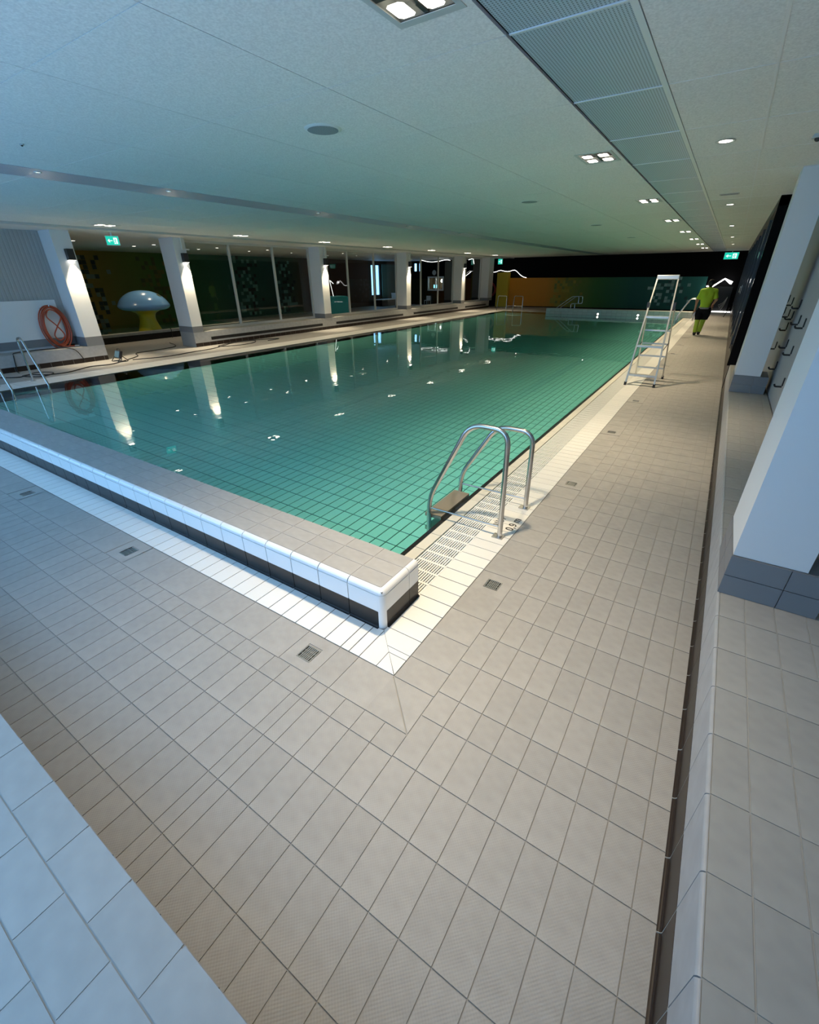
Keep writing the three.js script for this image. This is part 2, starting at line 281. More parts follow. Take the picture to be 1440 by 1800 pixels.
// ---------------------------------------------------------------- raised tiled walls of the pool
function quarterRound(r, len, seg = 6) { // profile in (x: outwards, y: up), extruded along +z
  const s = new THREE.Shape(); s.moveTo(-r, -r); s.lineTo(0, -r); for (let i = 1; i <= seg; i++) { const a = i / seg * PI / 2; s.lineTo(-r + r * Math.cos(a), -r + r * Math.sin(a)); } s.lineTo(-r, -r);
  return new THREE.ExtrudeGeometry(s, { depth: len, bevelEnabled: false });
}
function coveTile(len, h, t = 0.012, f = 0.014) { // wall skirting tile with a curved foot, face at x=0 looking +x
  const s = new THREE.Shape(); s.moveTo(-t, 0.0); s.lineTo(f, 0.0); s.lineTo(f, 0.004); for (let i = 0; i <= 5; i++) { const a = i / 5 * PI / 2; s.lineTo(f - f * Math.sin(a), 0.004 + f - f * Math.cos(a)); } s.lineTo(0, h); s.lineTo(-t, h); s.lineTo(-t, 0);
  return new THREE.ExtrudeGeometry(s, { depth: len, bevelEnabled: false });
}
{
  const R = 0.035, TOP = 0.287, ZF = -1.593, XE = -1.25, XB = -11.9;
  const wall = thing('raised_pool_wall', 'low raised pool wall with white rounded edge, black foot and grey top tiles', 'low wall', [0, 0, 0], null, 'structure');
  part(wall, 'core', B(XB, XE - 0.012, 0, TOP - 0.012, PZ0, ZF - 0.012), M.groutDark); part(wall, 'top_bed', B(XB, XE - 0.036, TOP - 0.02, TOP - 0.0025, PZ0 - 0.007, ZF - 0.036), M.groutPale);
  const xs = [-1.285, ...steps(-1.52, XB, 0.25)], G = 0.0065;
  const nose = quarterRound(R, 0.25 - G), whiteG = B(-0.125 + G / 2, 0.125 - G / 2, 0.128, 0.2465, -0.012, 0), cove = coveTile(0.25 - G, 0.126);
  for (let i = 0; i + 1 < xs.length; i++) {
    const a = xs[i], b = xs[i + 1], mid = (a + b) / 2, w = a - b - G;
    const n = part(wall, 'bullnose_tile', nose, M.glazed, [a - G / 2, TOP, ZF]); n.rotation.y = -PI / 2; n.scale.z = w / (0.25 - G);
    const t = part(wall, 'white_tile', whiteG, M.glazed, [mid, 0, ZF]); t.scale.x = w / (0.25 - G);
    const c = part(wall, 'black_tile', cove, M.blackTile, [a - G / 2, 0, ZF]); c.rotation.y = -PI / 2; c.scale.z = w / (0.25 - G);
  }
  layTiles(wall, 'top_tile', grid(xs, [ZF - 0.037, -1.752, -1.868, PZ0 - 0.008]), TOP, M.topTile, { gap: 0.005 });
  // end face
  for (const [z0, z1] of [[-1.630, -1.878], [-1.882, -1.988]]) {
    const l = z0 - z1;
    const n = part(wall, 'bullnose_tile', quarterRound(R, l), M.glazed, [XE, TOP, z1]);
    part(wall, 'white_tile', B(XE - 0.012, XE, 0.128, 0.2465, z1, z0), M.glazed);
    part(wall, 'black_tile', coveTile(l, 0.126), M.blackTile, [XE, 0, z1]);
  }
  const q = new THREE.Shape(); q.moveTo(-R, -R); q.absarc(-R, -R, R, 0, PI / 2, false); q.lineTo(-R, -R);
  const post = new THREE.ExtrudeGeometry(q, { depth: 0.25, bevelEnabled: false, curveSegments: 8 }); post.rotateX(-PI / 2); post.scale(1, 1, -1);
  const cyl = new THREE.CylinderGeometry(R, R, 0.25, 20); part(wall, 'corner_tile', cyl, M.glazed, [XE - R, 0.125, ZF - R]);
  part(wall, 'corner_cap', new THREE.SphereGeometry(R, 16, 8, 0, 2 * PI, 0, PI / 2), M.glazed, [XE - R, 0.252, ZF - R]);
  // far raised wall with three round discs, two of them glowing
  const far = thing('raised_pool_wall', 'low light-tiled raised wall closing the far end of the pool', 'low wall', [0, 0, 0], null, 'structure');
  part(far, 'core', B(PXS, XE, -0.42, 0.275, PZ1 - 0.4, PZ1 - 0.01), M.groutDark);
  const fm = [mat([0.58, 0.63, 0.62], 0.3), mat([0.55, 0.60, 0.59], 0.3)], fg = B(-0.122, 0.122, -0.060, 0.060, -0.012, 0), fx = steps(PXS, XE, 0.25);
  for (let i = 0; i + 1 < fx.length; i++) for (const y of [-0.06, 0.065, 0.19]) { const t = part(far, 'wall_tile', fg, fm[(i + Math.round(y * 8)) & 1], [(fx[i] + fx[i + 1]) / 2, y, PZ1]); t.scale.x = (fx[i + 1] - fx[i]) / 0.25; }
  for (let i = 0; i + 1 < fx.length; i++) { const n = part(far, 'bullnose_tile', quarterRound(0.035, fx[i + 1] - fx[i] - 0.005), fm[0], [fx[i], 0.287, PZ1]); n.rotation.y = -PI / 2; n.position.x = fx[i + 1] - 0.0025; }
  part(far, 'top_slab', B(PXS, XE, 0.27, 0.286, PZ1 - 0.4, PZ1 - 0.036), M.topTile[0]);
  const lens = new THREE.CircleGeometry(0.046, 12);
  const lr = new THREE.TorusGeometry(0.052, 0.008, 6, 20);
  for (const x of [-7.585, -5.613, -3.642]) { const t = thing('pool_wall_disc', 'small round white disc in the far raised pool wall', 'lamp', [x, 0.06, PZ1 + 0.008], 'discs in the far raised wall'); part(t, 'lens', lens, x < -7 ? M.frame : M.lampSmall); part(t, 'bezel', lr, M.steel); }
}
// ---------------------------------------------------------------- ceiling
const quadR = [-2.25, -5.89, -9.55, -13.2, -16.8, -20.42, -24.0, -27.6].map((z) => [-1.5, z]);
const quadL = [-6.0, -9.65, -13.1, -16.8, -20.3, -24.0, -27.6].map((z) => [-12.05, z]);
{
  const ceil = thing('ceiling', 'suspended ceiling of pale panels over the pool', 'ceiling', [0, 0, 0], null, 'structure');
  part(ceil, 'slab', B(XL - 0.2, 1.1, 3.12, 3.3, FARZ - 0.2, ZN + 0.2), M.plenum);
  const zs = [ZN, 0.76 - 0.42 * 0, -0.45].filter((z) => z < ZN + 0.01).concat(steps(-1.66, FARZ, 1.21)); zs[0] = ZN;
  const panelsAt = (xs, zz, mats, name) => {
    for (let i = 0; i + 1 < xs.length; i++) for (let j = 0; j + 1 < zz.length; j++) {
      const x0 = Math.min(xs[i], xs[i + 1]), x1 = Math.max(xs[i], xs[i + 1]), z0 = Math.min(zz[j], zz[j + 1]), z1 = Math.max(zz[j], zz[j + 1]);
      if (x1 - x0 < 0.03 || z1 - z0 < 0.03) continue;
      const lamp = [...quadR, ...quadL].find(([x, z]) => x > x0 && x < x1 && z > z0 && z < z1);
      const m = mats[Math.floor(H(i, j, 77) * mats.length)], g = x1 < -1.2 ? 0.006 : 0.0035;
      if (!lamp) { part(ceil, name, tileShape(x1 - x0 - g, z1 - z0 - g, 0.015), m, [(x0 + x1) / 2, CE + 0.015, (z0 + z1) / 2]); continue; }
      const s = new THREE.Shape([[x0 + g / 2, -z1 + g / 2], [x1 - g / 2, -z1 + g / 2], [x1 - g / 2, -z0 - g / 2], [x0 + g / 2, -z0 - g / 2]].map((p) => new THREE.Vector2(...p)));
      const [a, b, hw, hd] = [lamp[0], -lamp[1], 0.155, 0.215];
      s.holes.push(new THREE.Path([[a - hw, b - hd], [a + hw, b - hd], [a + hw, b + hd], [a - hw, b + hd]].map((p) => new THREE.Vector2(...p))));
      const q = new THREE.ExtrudeGeometry(s, { depth: 0.015, bevelEnabled: false }); q.rotateX(-PI / 2); q.translate(0, CE, 0); part(ceil, name, uvWorld(q), m);
    }
  };
  const flip = M.ceil;
  panelsAt([-1.28, -2.5, -3.72, -4.94, -6.16, -6.68], zs, flip, 'ceiling_panel');
  panelsAt([-7.27, -8.6, -9.93, -11.26, -12.72], zs, flip, 'ceiling_panel');
  panelsAt([-0.665, -0.10, 0.50, 1.05], zs, flip, 'ceiling_panel');
  panelsAt([-1.26, -0.70], zs, [M.strip], 'perforated_panel');
  panelsAt([-6.69, -7.26], zs, [M.strip], 'perforated_panel');
  for (const z of zs.slice(1)) { part(ceil, 'cross_bar', B(-1.262, -0.70, CE - 0.004, CE + 0.012, z - 0.008, z + 0.008), M.stripEdge); part(ceil, 'cross_bar', B(-0.665, 0.8, CE - 0.002, CE + 0.012, z - 0.006, z + 0.006), M.stripEdge); }
  part(ceil, 'tee_bar', B(-0.108, -0.092, CE - 0.002, CE + 0.012, FARZ, ZN), M.stripEdge);
  part(ceil, 'edge_strip', B(-0.70, -0.667, CE - 0.004, CE + 0.02, FARZ, ZN), M.stripEdge);
  part(ceil, 'rear_ceiling', B(XL - 0.2, -12.80, CE - 0.02, CE + 0.1, FARZ, ZN), M.paint);
  part(ceil, 'edge_strip', B(-12.80, -12.735, CE - 0.045, CE + 0.02, FARZ, ZN), M.frame);

  // square ceiling lights with four lamps each
  const W2 = 0.18, D2 = 0.26, w2 = 0.15, d2 = 0.21;
  const s = new THREE.Shape([[-W2, -D2], [W2, -D2], [W2, D2], [-W2, D2]].map((p) => new THREE.Vector2(...p)));
  s.holes.push(new THREE.Path([[-w2, -d2], [w2, -d2], [w2, d2], [-w2, d2]].map((p) => new THREE.Vector2(...p))));
  const fr = new THREE.ExtrudeGeometry(s, { depth: 0.006, bevelEnabled: false }); fr.rotateX(-PI / 2); fr.translate(0, -0.003, 0);
  const box = merge([B(-w2, w2, 0.060, 0.066, -d2, d2), B(-w2 - 0.004, -w2, 0, 0.066, -d2, d2), B(w2, w2 + 0.004, 0, 0.066, -d2, d2), B(-w2, w2, 0, 0.066, -d2 - 0.004, -d2), B(-w2, w2, 0, 0.066, d2, d2 + 0.004)]);
  const cross = merge([B(-0.012, 0.012, 0.002, 0.05, -d2, d2), B(-w2, w2, 0.002, 0.05, -0.016, 0.016)]);
  const lens = (() => { const w = 0.046, d = 0.068, c = 0.018; return new THREE.ShapeGeometry(new THREE.Shape([[-w + c, -d], [w - c, -d], [w, -d + c], [w, d - c], [w - c, d], [-w + c, d], [-w, d - c], [-w, -d + c]].map((p) => new THREE.Vector2(...p)))).rotateX(PI / 2); })();
  const mk = (label, group) => {
    const t = thing('ceiling_light', label, 'ceiling light', [0, 0, 0], group);
    part(t, 'frame', fr, M.fixture); const hs = part(t, 'housing', box, M.reflector); part(hs, 'divider', cross, M.darkMetal);
    for (const sx of [-1, 1]) for (const sz of [-1, 1]) part(hs, 'lamp', lens, M.lamp, [sx * 0.078, -0.006, sz * 0.108]);
    return t;
  };
  const put = (list, label, group, power, names) => { const renames = [];
    const t0 = mk(label, group);
    list.forEach(([x, z], i) => {
      const t = i ? copyOf(t0, [x, CE, z]) : t0; t.position.set(x, CE, z); if (names[i]) renames.push([t, names[i]]);
      const l = new THREE.SpotLight(WARM, power, 0, 0.95, 0.75, 2); l.position.set(x, CE - 0.02, z); l.target.position.set(x, 0, z); l.shadow.radius = 4; scene.add(l, l.target);
    });
    renames.forEach(([t, n]) => { t.userData.label = n; });
  };
  put(quadR, 'square ceiling light with four lamps beside the perforated metal strip', 'square lights beside the metal strip', QUAD_POWER, { 0: 'large square ceiling light with four lamps above the end of the raised wall', 2: 'square ceiling light with four lamps nearest above the stepladder' });
  put(quadL, 'square ceiling light with four lamps above the far bank by the columns', 'square lights above the far bank', QUAD_LEFT, { 0: 'square ceiling light with four lamps before the mushroom room' });

  // small round downlights
  const ring = new THREE.LatheGeometry([[0.050, 0.012], [0.056, 0.0], [0.078, -0.006], [0.084, 0.0]].map((p) => new THREE.Vector2(...p)), 28);
  const disc = new THREE.CircleGeometry(0.051, 12).rotateX(PI / 2);
  function downlights(list, r, label, group, power, y = CE) {
    let first = null;
    for (const [x, z] of list) {
      let t; if (!first) { t = first = thing('downlight', label, 'ceiling light', [x, y - 0.004, z], group); part(t, 'bezel', ring, M.fixture); part(t, 'lens', disc, M.lampSmall, [0, -0.003, 0]); } else t = copyOf(first, [x, y - 0.004, z]);
      if (r !== 1) t.scale.setScalar(r);
      const l = new THREE.SpotLight(WARM, power, 0, y < CE ? 1.05 : 0.62, 0.7, 2); l.position.set(x, y - 0.012, z); l.target.position.set(x, 0, z); l.shadow.radius = 1.5; scene.add(l, l.target);
    }
  }
  downlights([-1.1, -5.9, -10.9, -15.55, -20.2, -25.0].map((z) => [-0.38, z]), 1, 'round recessed downlight in the panels above the walkway', 'downlights above the walkway', DOWN_POWER);  // nearest one is out of view, added to brighten the near end
  downlights([-11.6, -9.4, -7.0, -4.6, -2.2].map((x) => [x, -31.4]), 0.8, 'small spot in the ceiling along the far black wall', 'spots along the far wall', FAR_POWER);
  downlights([[-17.0, -7.4], [-17.0, -9.9], [-17.0, -12.4], [-16.8, -14.7], [-16.5, -19.2], [-18.2, -9.86], [-18.3, -12.48], [-18.1, -14.8], [-17.9, -17.1], [-17.6, -21.6], [-17.5, -24.0]], 1.2, 'small lamp in the ceiling of the dim room behind the windows', 'lamps behind the windows', ROOM_POWER, CE - 0.02);

  // round speakers, smoke detector, vent
  const sp = new THREE.LatheGeometry([[0.0, -0.010], [0.128, -0.010], [0.135, -0.007], [0.150, -0.004], [0.153, 0.002]].map((p) => new THREE.Vector2(...p)), 36);
  const grill = new THREE.CylinderGeometry(0.126, 0.126, 0.003, 32), spM = mat([0.50, 0.52, 0.53], 0.6, { map: perf });
  let s0 = null;
  for (const z of [-3.5, -8.4, -13.1, -18.0]) { if (!s0) { s0 = thing('ceiling_speaker', 'round flat speaker in the ceiling panels above the water', 'speaker', [-3.13, CE, z], 'round ceiling speakers'); part(s0, 'rim', sp, M.stripEdge); part(s0, 'grille', uvWorld(grill), spM, [0, -0.011, 0]); } else copyOf(s0, [-3.13, CE, z]); }
  const det = thing('smoke_detector', 'tiny round detector in the ceiling near the second metal strip', 'detector', [-5.62, CE, -2.28]); det.scale.setScalar(0.5); part(det, 'body', new THREE.CylinderGeometry(0.03, 0.04, 0.02, 20), M.fixture, [0, -0.01, 0]); part(det, 'cap', new THREE.SphereGeometry(0.02, 14, 8, 0, 2 * PI, PI / 2, PI / 2), M.darkMetal, [0, -0.02, 0]);
  const det2 = thing('smoke_detector', 'small grey detector in the ceiling above the coat hooks', 'detector', [0.31, CE, -6.12]); part(det2, 'body', new THREE.CylinderGeometry(0.04, 0.05, 0.03, 20), M.fixture, [0, -0.015, 0]); part(det2, 'cap', new THREE.SphereGeometry(0.026, 14, 8, 0, 2 * PI, PI / 2, PI / 2), M.darkMetal, [0, -0.03, 0]);
  const vent = thing('ceiling_vent', 'small rectangular slot vent between the walkway downlights', 'vent', [-0.38, CE, -9.55]);
  part(vent, 'frame', merge([B(-0.13, 0.13, -0.006, 0, -0.09, -0.075), B(-0.13, 0.13, -0.006, 0, 0.075, 0.09), B(-0.13, -0.115, -0.006, 0, -0.075, 0.075), B(0.115, 0.13, -0.006, 0, -0.075, 0.075)]), M.fixture);
  part(vent, 'louvre', B(-0.115, 0.115, -0.003, 0, -0.02, 0.02), M.fixture); part(vent, 'slot', B(-0.115, 0.115, -0.001, 0, -0.075, 0.075), M.black);
  // glowing discs standing in for reflections in the second metal strip
  let q0 = null;
  for (const z of [-2.85, -4.4, -7.36, -10.4, -13.1]) { const p = [-6.86, CE - 0.002, z]; if (!q0) { q0 = thing('strip_glint', 'tiny glowing disc put in for a reflection in the perforated metal strip above the water', 'lamp', p, 'reflection discs in the second metal strip'); part(q0, 'bezel', new THREE.TorusGeometry(0.035, 0.006, 6, 18).rotateX(PI / 2), M.steel); part(q0, 'lens', new THREE.CircleGeometry(0.03, 10).rotateX(PI / 2), new THREE.MeshStandardMaterial({ color: 0xffffff, emissive: rgb(0.8, 0.95, 0.95), emissiveIntensity: 0.9 })); } else copyOf(q0, p); }
}
// ---------------------------------------------------------------- walls
function corrugated(z0, z1, y0, y1, x, face, pitch = 0.075, depth = 0.012) { // sheet with vertical ribs, its face looking +x or -x
  const s = new THREE.Shape(); const n = Math.round(Math.abs(z1 - z0) / pitch), a = Math.min(z0, z1), p = Math.abs(z1 - z0) / n; s.moveTo(-0.02, a);
  for (let i = 0; i < n; i++) { const z = a + i * p; s.lineTo(0, z + p * 0.04); s.lineTo(0, z + p * 0.56); s.lineTo(-depth, z + p * 0.64); s.lineTo(-depth, z + p * 0.96); }
  s.lineTo(-depth, a + n * p); s.lineTo(-0.02, a + n * p);
  const g = new THREE.ExtrudeGeometry(s, { depth: y1 - y0, bevelEnabled: false }); // x,y -> x,z
  g.rotateX(PI / 2); g.translate(0, y1, 0); g.scale(1, 1, 1); if (face < 0) { g.scale(-1, 1, 1); g.index = null; const P = g.attributes.position; for (let i = 0; i < P.count; i += 3) { const t = [P.getX(i), P.getY(i), P.getZ(i)]; P.setXYZ(i, P.getX(i + 1), P.getY(i + 1), P.getZ(i + 1)); P.setXYZ(i + 1, ...t); } g.computeVertexNormals(); }
  g.translate(x, 0, 0); return g;
}
{
  const right = thing('wall_right', 'grey ribbed wall panel behind the tiled bench with hooks', 'wall', [0, 0, 0], null, 'structure');
  part(right, 'backing', B(XR + 0.012, XR + 0.2, 0, 3.12, -10.2, ZN), M.paint);
  part(right, 'ribbed_panel', corrugated(-10.2, ZN, 0.44, CE, XR, -1, 0.05, 0.003), M.clad);
  const ret = thing('wall_right_return', 'black return wall at the start of the dark glazed front', 'wall', [0, 0, 0], null, 'structure'); part(ret, 'panel', B(0.43, 1.0, 0, 3.12, -10.45, -10.25), M.blackWall);
  // dark glazed front beyond the second pillar
  const dark = thing('wall_right_glazed', 'dark glazed front with black frames along the walkway', 'glass front', [0, 0, 0], null, 'structure');
  part(dark, 'backing', B(0.42, 0.6, 0, 3.12, FARZ, -10.2), M.blackWall);
  part(dark, 'plinth', B(0.335, 0.42, 0, 0.42, FARZ, -10.2), M.skirt);
  part(dark, 'head_rail', B(0.30, 0.42, CE - 0.14, CE, FARZ, -10.2), M.darkMetal);
  part(dark, 'end_post', B(0.30, 0.42, 0.42, CE, -10.32, -10.2), M.blackWall);
  const zz = steps(-10.32, FARZ, 2.45);
  for (let i = 0; i + 1 < zz.length; i++) { part(dark, 'pane', B(0.345, 0.36, 0.44, CE - 0.14, zz[i + 1] + 0.03, zz[i] - 0.03), M.darkGlass); part(dark, 'post', B(0.315, 0.40, 0.42, CE - 0.14, zz[i + 1] - 0.03, zz[i + 1] + 0.03), M.darkMetal); part(dark, 'kick_rail', B(0.325, 0.41, 0.42, 0.50, zz[i + 1] + 0.03, zz[i] - 0.03), M.darkMetal); }
  const dh = thing('door_handle', 'pale push handle on the dark glazed front', 'handle', [0.335, 1.40, -21.5]); part(dh, 'plate', B(-0.01, 0.01, -0.14, 0.14, -0.05, 0.05), M.alu); part(dh, 'grip', rod([-0.05, -0.10, 0], [-0.05, 0.10, 0], 0.012), M.alu); part(dh, 'stay', merge([rod([0, 0.08, 0], [-0.05, 0.08, 0], 0.008), rod([0, -0.08, 0], [-0.05, -0.08, 0], 0.008)]), M.alu);

  // far wall: black above, painted band below
  const far = thing('wall_far', 'black end wall above a painted band of orange, green and blue', 'wall', [0, 0, 0], null, 'structure');
  const fs = new THREE.Shape([[XL - 0.2, -0.1], [1.1, -0.1], [1.1, 3.12], [XL - 0.2, 3.12]].map((p) => new THREE.Vector2(...p)));
  const hole = (a, b, c, d) => fs.holes.push(new THREE.Path([[a, c], [b, c], [b, d], [a, d]].map((p) => new THREE.Vector2(...p))));
  hole(-19.45, -18.22, 1.04, 1.84); hole(-20.86, -20.55, 2.28, 2.80); hole(-20.42, -20.16, 2.28, 2.80);
  const fw = new THREE.ExtrudeGeometry(fs, { depth: 0.2, bevelEnabled: false }); fw.translate(0, 0, FARZ - 0.2); part(far, 'panel', fw, M.blackWall);
  const ramp = (stops, n = 512) => { const c = document.createElement('canvas'); c.width = n; c.height = 8; const x = c.getContext('2d'), g = x.createLinearGradient(0, 0, n, 0); for (const [t, col] of stops) g.addColorStop(t, col); x.fillStyle = g; x.fillRect(0, 0, n, 8); const t = new THREE.CanvasTexture(c); t.colorSpace = THREE.SRGBColorSpace; return t; };
  const unitUV = (g, ax, a, b, y0, y1) => { const p = g.attributes.position, uv = g.attributes.uv; for (let i = 0; i < p.count; i++) uv.setXY(i, ((ax === 'x' ? p.getX(i) : p.getZ(i)) - a) / (b - a), (p.getY(i) - y0) / (y1 - y0)); return g; };
  const m1 = mat(0xffffff, 0.6, { map: ramp([[0, '#d98a10'], [0.22, '#c97f10'], [0.36, '#7c7a14'], [0.5, '#356a2a'], [0.68, '#0f5a50'], [0.82, '#15625c'], [1, '#2f8078']]) });
  part(far, 'mural_band', unitUV(B(-12.9, -1.22, 0.06, 1.78, FARZ, FARZ + 0.02), 'x', -12.9, -1.22, 0, 1.8), m1, null, 'painted band fading from orange through green to teal');
  part(far, 'skirting', B(-13.7, -1.0, 0, 0.06, FARZ, FARZ + 0.03), M.blackWall);
  part(far, 'yellow_pier', B(-13.72, -12.9, 0, 2.12, FARZ, FARZ + 0.35), mat([0.60, 0.42, 0.02], 0.6), null, 'bright yellow painted pier');
  const sq = new THREE.BoxGeometry(0.16, 0.16, 0.01), sqx = new THREE.BoxGeometry(0.01, 0.16, 0.16);
  const spot = (m, geo, list) => list.forEach(([p, k]) => part(m.parent, 'mural_square', geo, m.mats[k % m.mats.length], p));
  const fA = [mat([0.30, 0.24, 0.02], 0.6), mat([0.16, 0.17, 0.02], 0.6)], fB = [mat([0.20, 0.42, 0.40], 0.6), mat([0.02, 0.10, 0.09], 0.6), mat([0.30, 0.52, 0.50], 0.6)];
  const cells = new Set(); let q = [];
  const scatter = (n, cx, sx, y0, y1, put) => { for (let i = 0; i < n; i++) { const a = Math.round((cx + (rnd() + rnd() + rnd() - 1.5) * sx) / 0.17), b = Math.round((y0 + rnd() * (y1 - y0)) / 0.17), key = a + ',' + b; if (cells.has(key)) continue; cells.add(key); put(a * 0.17, b * 0.17, i); } };
  scatter(60, -9.2, 0.9, 0.2, 1.68, (a, b, i) => q.push([[a, b, FARZ + 0.022], i])); spot({ parent: far, mats: fA }, sq, q);
  q = []; cells.clear(); scatter(60, -3.0, 1.0, 0.2, 1.68, (a, b, i) => q.push([[a, b, FARZ + 0.022], i])); spot({ parent: far, mats: fB }, sq, q);

  // outer wall of the dim room behind the windows, with its mural and one window to the sky
  const rear = thing('wall_left', 'mural wall of the dim room behind the windows, orange to green with dark squares', 'wall', [0, 0, 0], null, 'structure');
  const ws = new THREE.Shape([[FARZ - 0.2, -0.1], [ZN + 0.2, -0.1], [ZN + 0.2, 3.12], [FARZ - 0.2, 3.12]].map((p) => new THREE.Vector2(-p[0], p[1])));
  ws.holes.push(new THREE.Path([[28.9, 0.65], [30.1, 0.65], [30.1, 2.76], [28.9, 2.76]].map((p) => new THREE.Vector2(...p))));
  const wg = new THREE.ExtrudeGeometry(ws, { depth: 0.2, bevelEnabled: false }); wg.rotateY(PI / 2); wg.translate(XL - 0.2, 0, 0); part(rear, 'panel', wg, mat([0.05, 0.035, 0.02], 0.7));
  const m2 = mat(0xffffff, 0.6, { map: ramp([[0, '#4a2a10'], [0.25, '#5a3210'], [0.36, '#0f4a44'], [0.5, '#125548'], [0.62, '#1f5a2a'], [0.72, '#5a6414'], [0.80, '#8a6a10'], [0.87, '#c07a0c'], [1, '#b87408']]) });
  part(rear, 'mural_panel', unitUV(B(XL, XL + 0.012, 0.0, CE - 0.02, -28.6, -5.2), 'z', -28.6, -5.2, 0, CE), m2, null, 'painted mural fading from orange through green to teal');
  const rA = [mat([0.012, 0.02, 0.012], 0.6), mat([0.02, 0.03, 0.02], 0.6), mat([0.16, 0.20, 0.15], 0.6)], rB = [mat([0.06, 0.07, 0.01], 0.6), mat([0.11, 0.10, 0.01], 0.6)], rC = [mat([0.004, 0.02, 0.018], 0.6), mat([0.10, 0.26, 0.22], 0.6)];
  const doR = (n, cz, sz, mats) => { const l = []; cells.clear(); scatter(n, cz, sz, 0.1, 2.85, (a, b, i) => l.push([[XL + 0.014, b, a], i])); spot({ parent: rear, mats }, sqx, l); };
  doR(150, -9.5, 0.9, rA); doR(70, -12.7, 0.9, rB); doR(90, -17.8, 0.8, rC); doR(70, -20.6, 0.7, rC);
  const w5 = thing('window_6', 'tall window to the blue evening sky in the dim room', 'window', [0, 0, 0], null, 'structure');
  part(w5, 'frame', merge([B(XL - 0.12, XL - 0.04, 0.65, 2.76, -28.98, -28.9), B(XL - 0.12, XL - 0.04, 0.65, 2.76, -29.54, -29.46), B(XL - 0.12, XL - 0.04, 0.65, 2.76, -30.1, -30.02), B(XL - 0.12, XL - 0.04, 0.65, 0.73, -30.02, -28.98), B(XL - 0.12, XL - 0.04, 2.68, 2.76, -30.02, -28.98)]), M.darkMetal);
  part(w5, 'pane', B(XL - 0.085, XL - 0.075, 0.73, 2.68, -29.46, -28.98), M.glass); part(w5, 'pane', B(XL - 0.085, XL - 0.075, 0.73, 2.68, -30.02, -29.54), M.glass);
  const screen = solo('curtain', B(XL + 0.05, XL + 0.09, 0.5, 2.75, -32.1, -30.15), mat([0.10, 0.22, 0.20], 0.8), 'dull teal curtain hanging beside the bright window', 'curtain');
  const bw = thing('wall_near', 'plain wall closing the dim room beside the ribbed panel', 'wall', [0, 0, 0], null, 'structure'); part(bw, 'panel', B(XL, -14.42, 0, 3.12, -5.2, -5.0), M.paint);
  // near end: sill wall with windows above a bench, glass door beside it
  const nw = thing('wall_near', 'low wall under the large windows behind the tiled bench', 'wall', [0, 0, 0], null, 'structure');
  part(nw, 'sill_wall', B(-14.5, -0.33, 0, 0.44, ZN, ZN + 0.2), M.paint); part(nw, 'end_wall', B(XL - 0.2, -13.75, 0.44, 3.12, ZN, ZN + 0.2), M.paint); part(nw, 'lintel', B(-13.75, 1.1, 2.90, 3.12, ZN, ZN + 0.2), M.paint); part(nw, 'pier', B(0.5, 1.1, 0, 2.90, ZN, ZN + 0.2), M.paint);
  let k = 1; const mx = steps(-0.33, -13.75, 1.68);
  for (let i = 0; i + 1 < mx.length; i++) { const w = thing('window_' + (k++ + 10), 'large clear window above the near tiled bench', 'window', [0, 0, 0], 'large windows above the near bench', 'structure'); w.userData.kind = 'structure'; part(w, 'mullion', B(mx[i + 1] - 0.03, mx[i + 1] + 0.03, 0.44, 2.90, ZN + 0.06, ZN + 0.14), M.frame); part(w, 'pane', sheetZ(mx[i + 1] + 0.03, mx[i] - 0.03, 0.44, 2.90, ZN + 0.10), M.glass); }
  part(nw, 'solid_wall', B(-0.33, 0.5, 0, 2.90, ZN, ZN + 0.2), M.paint);
}
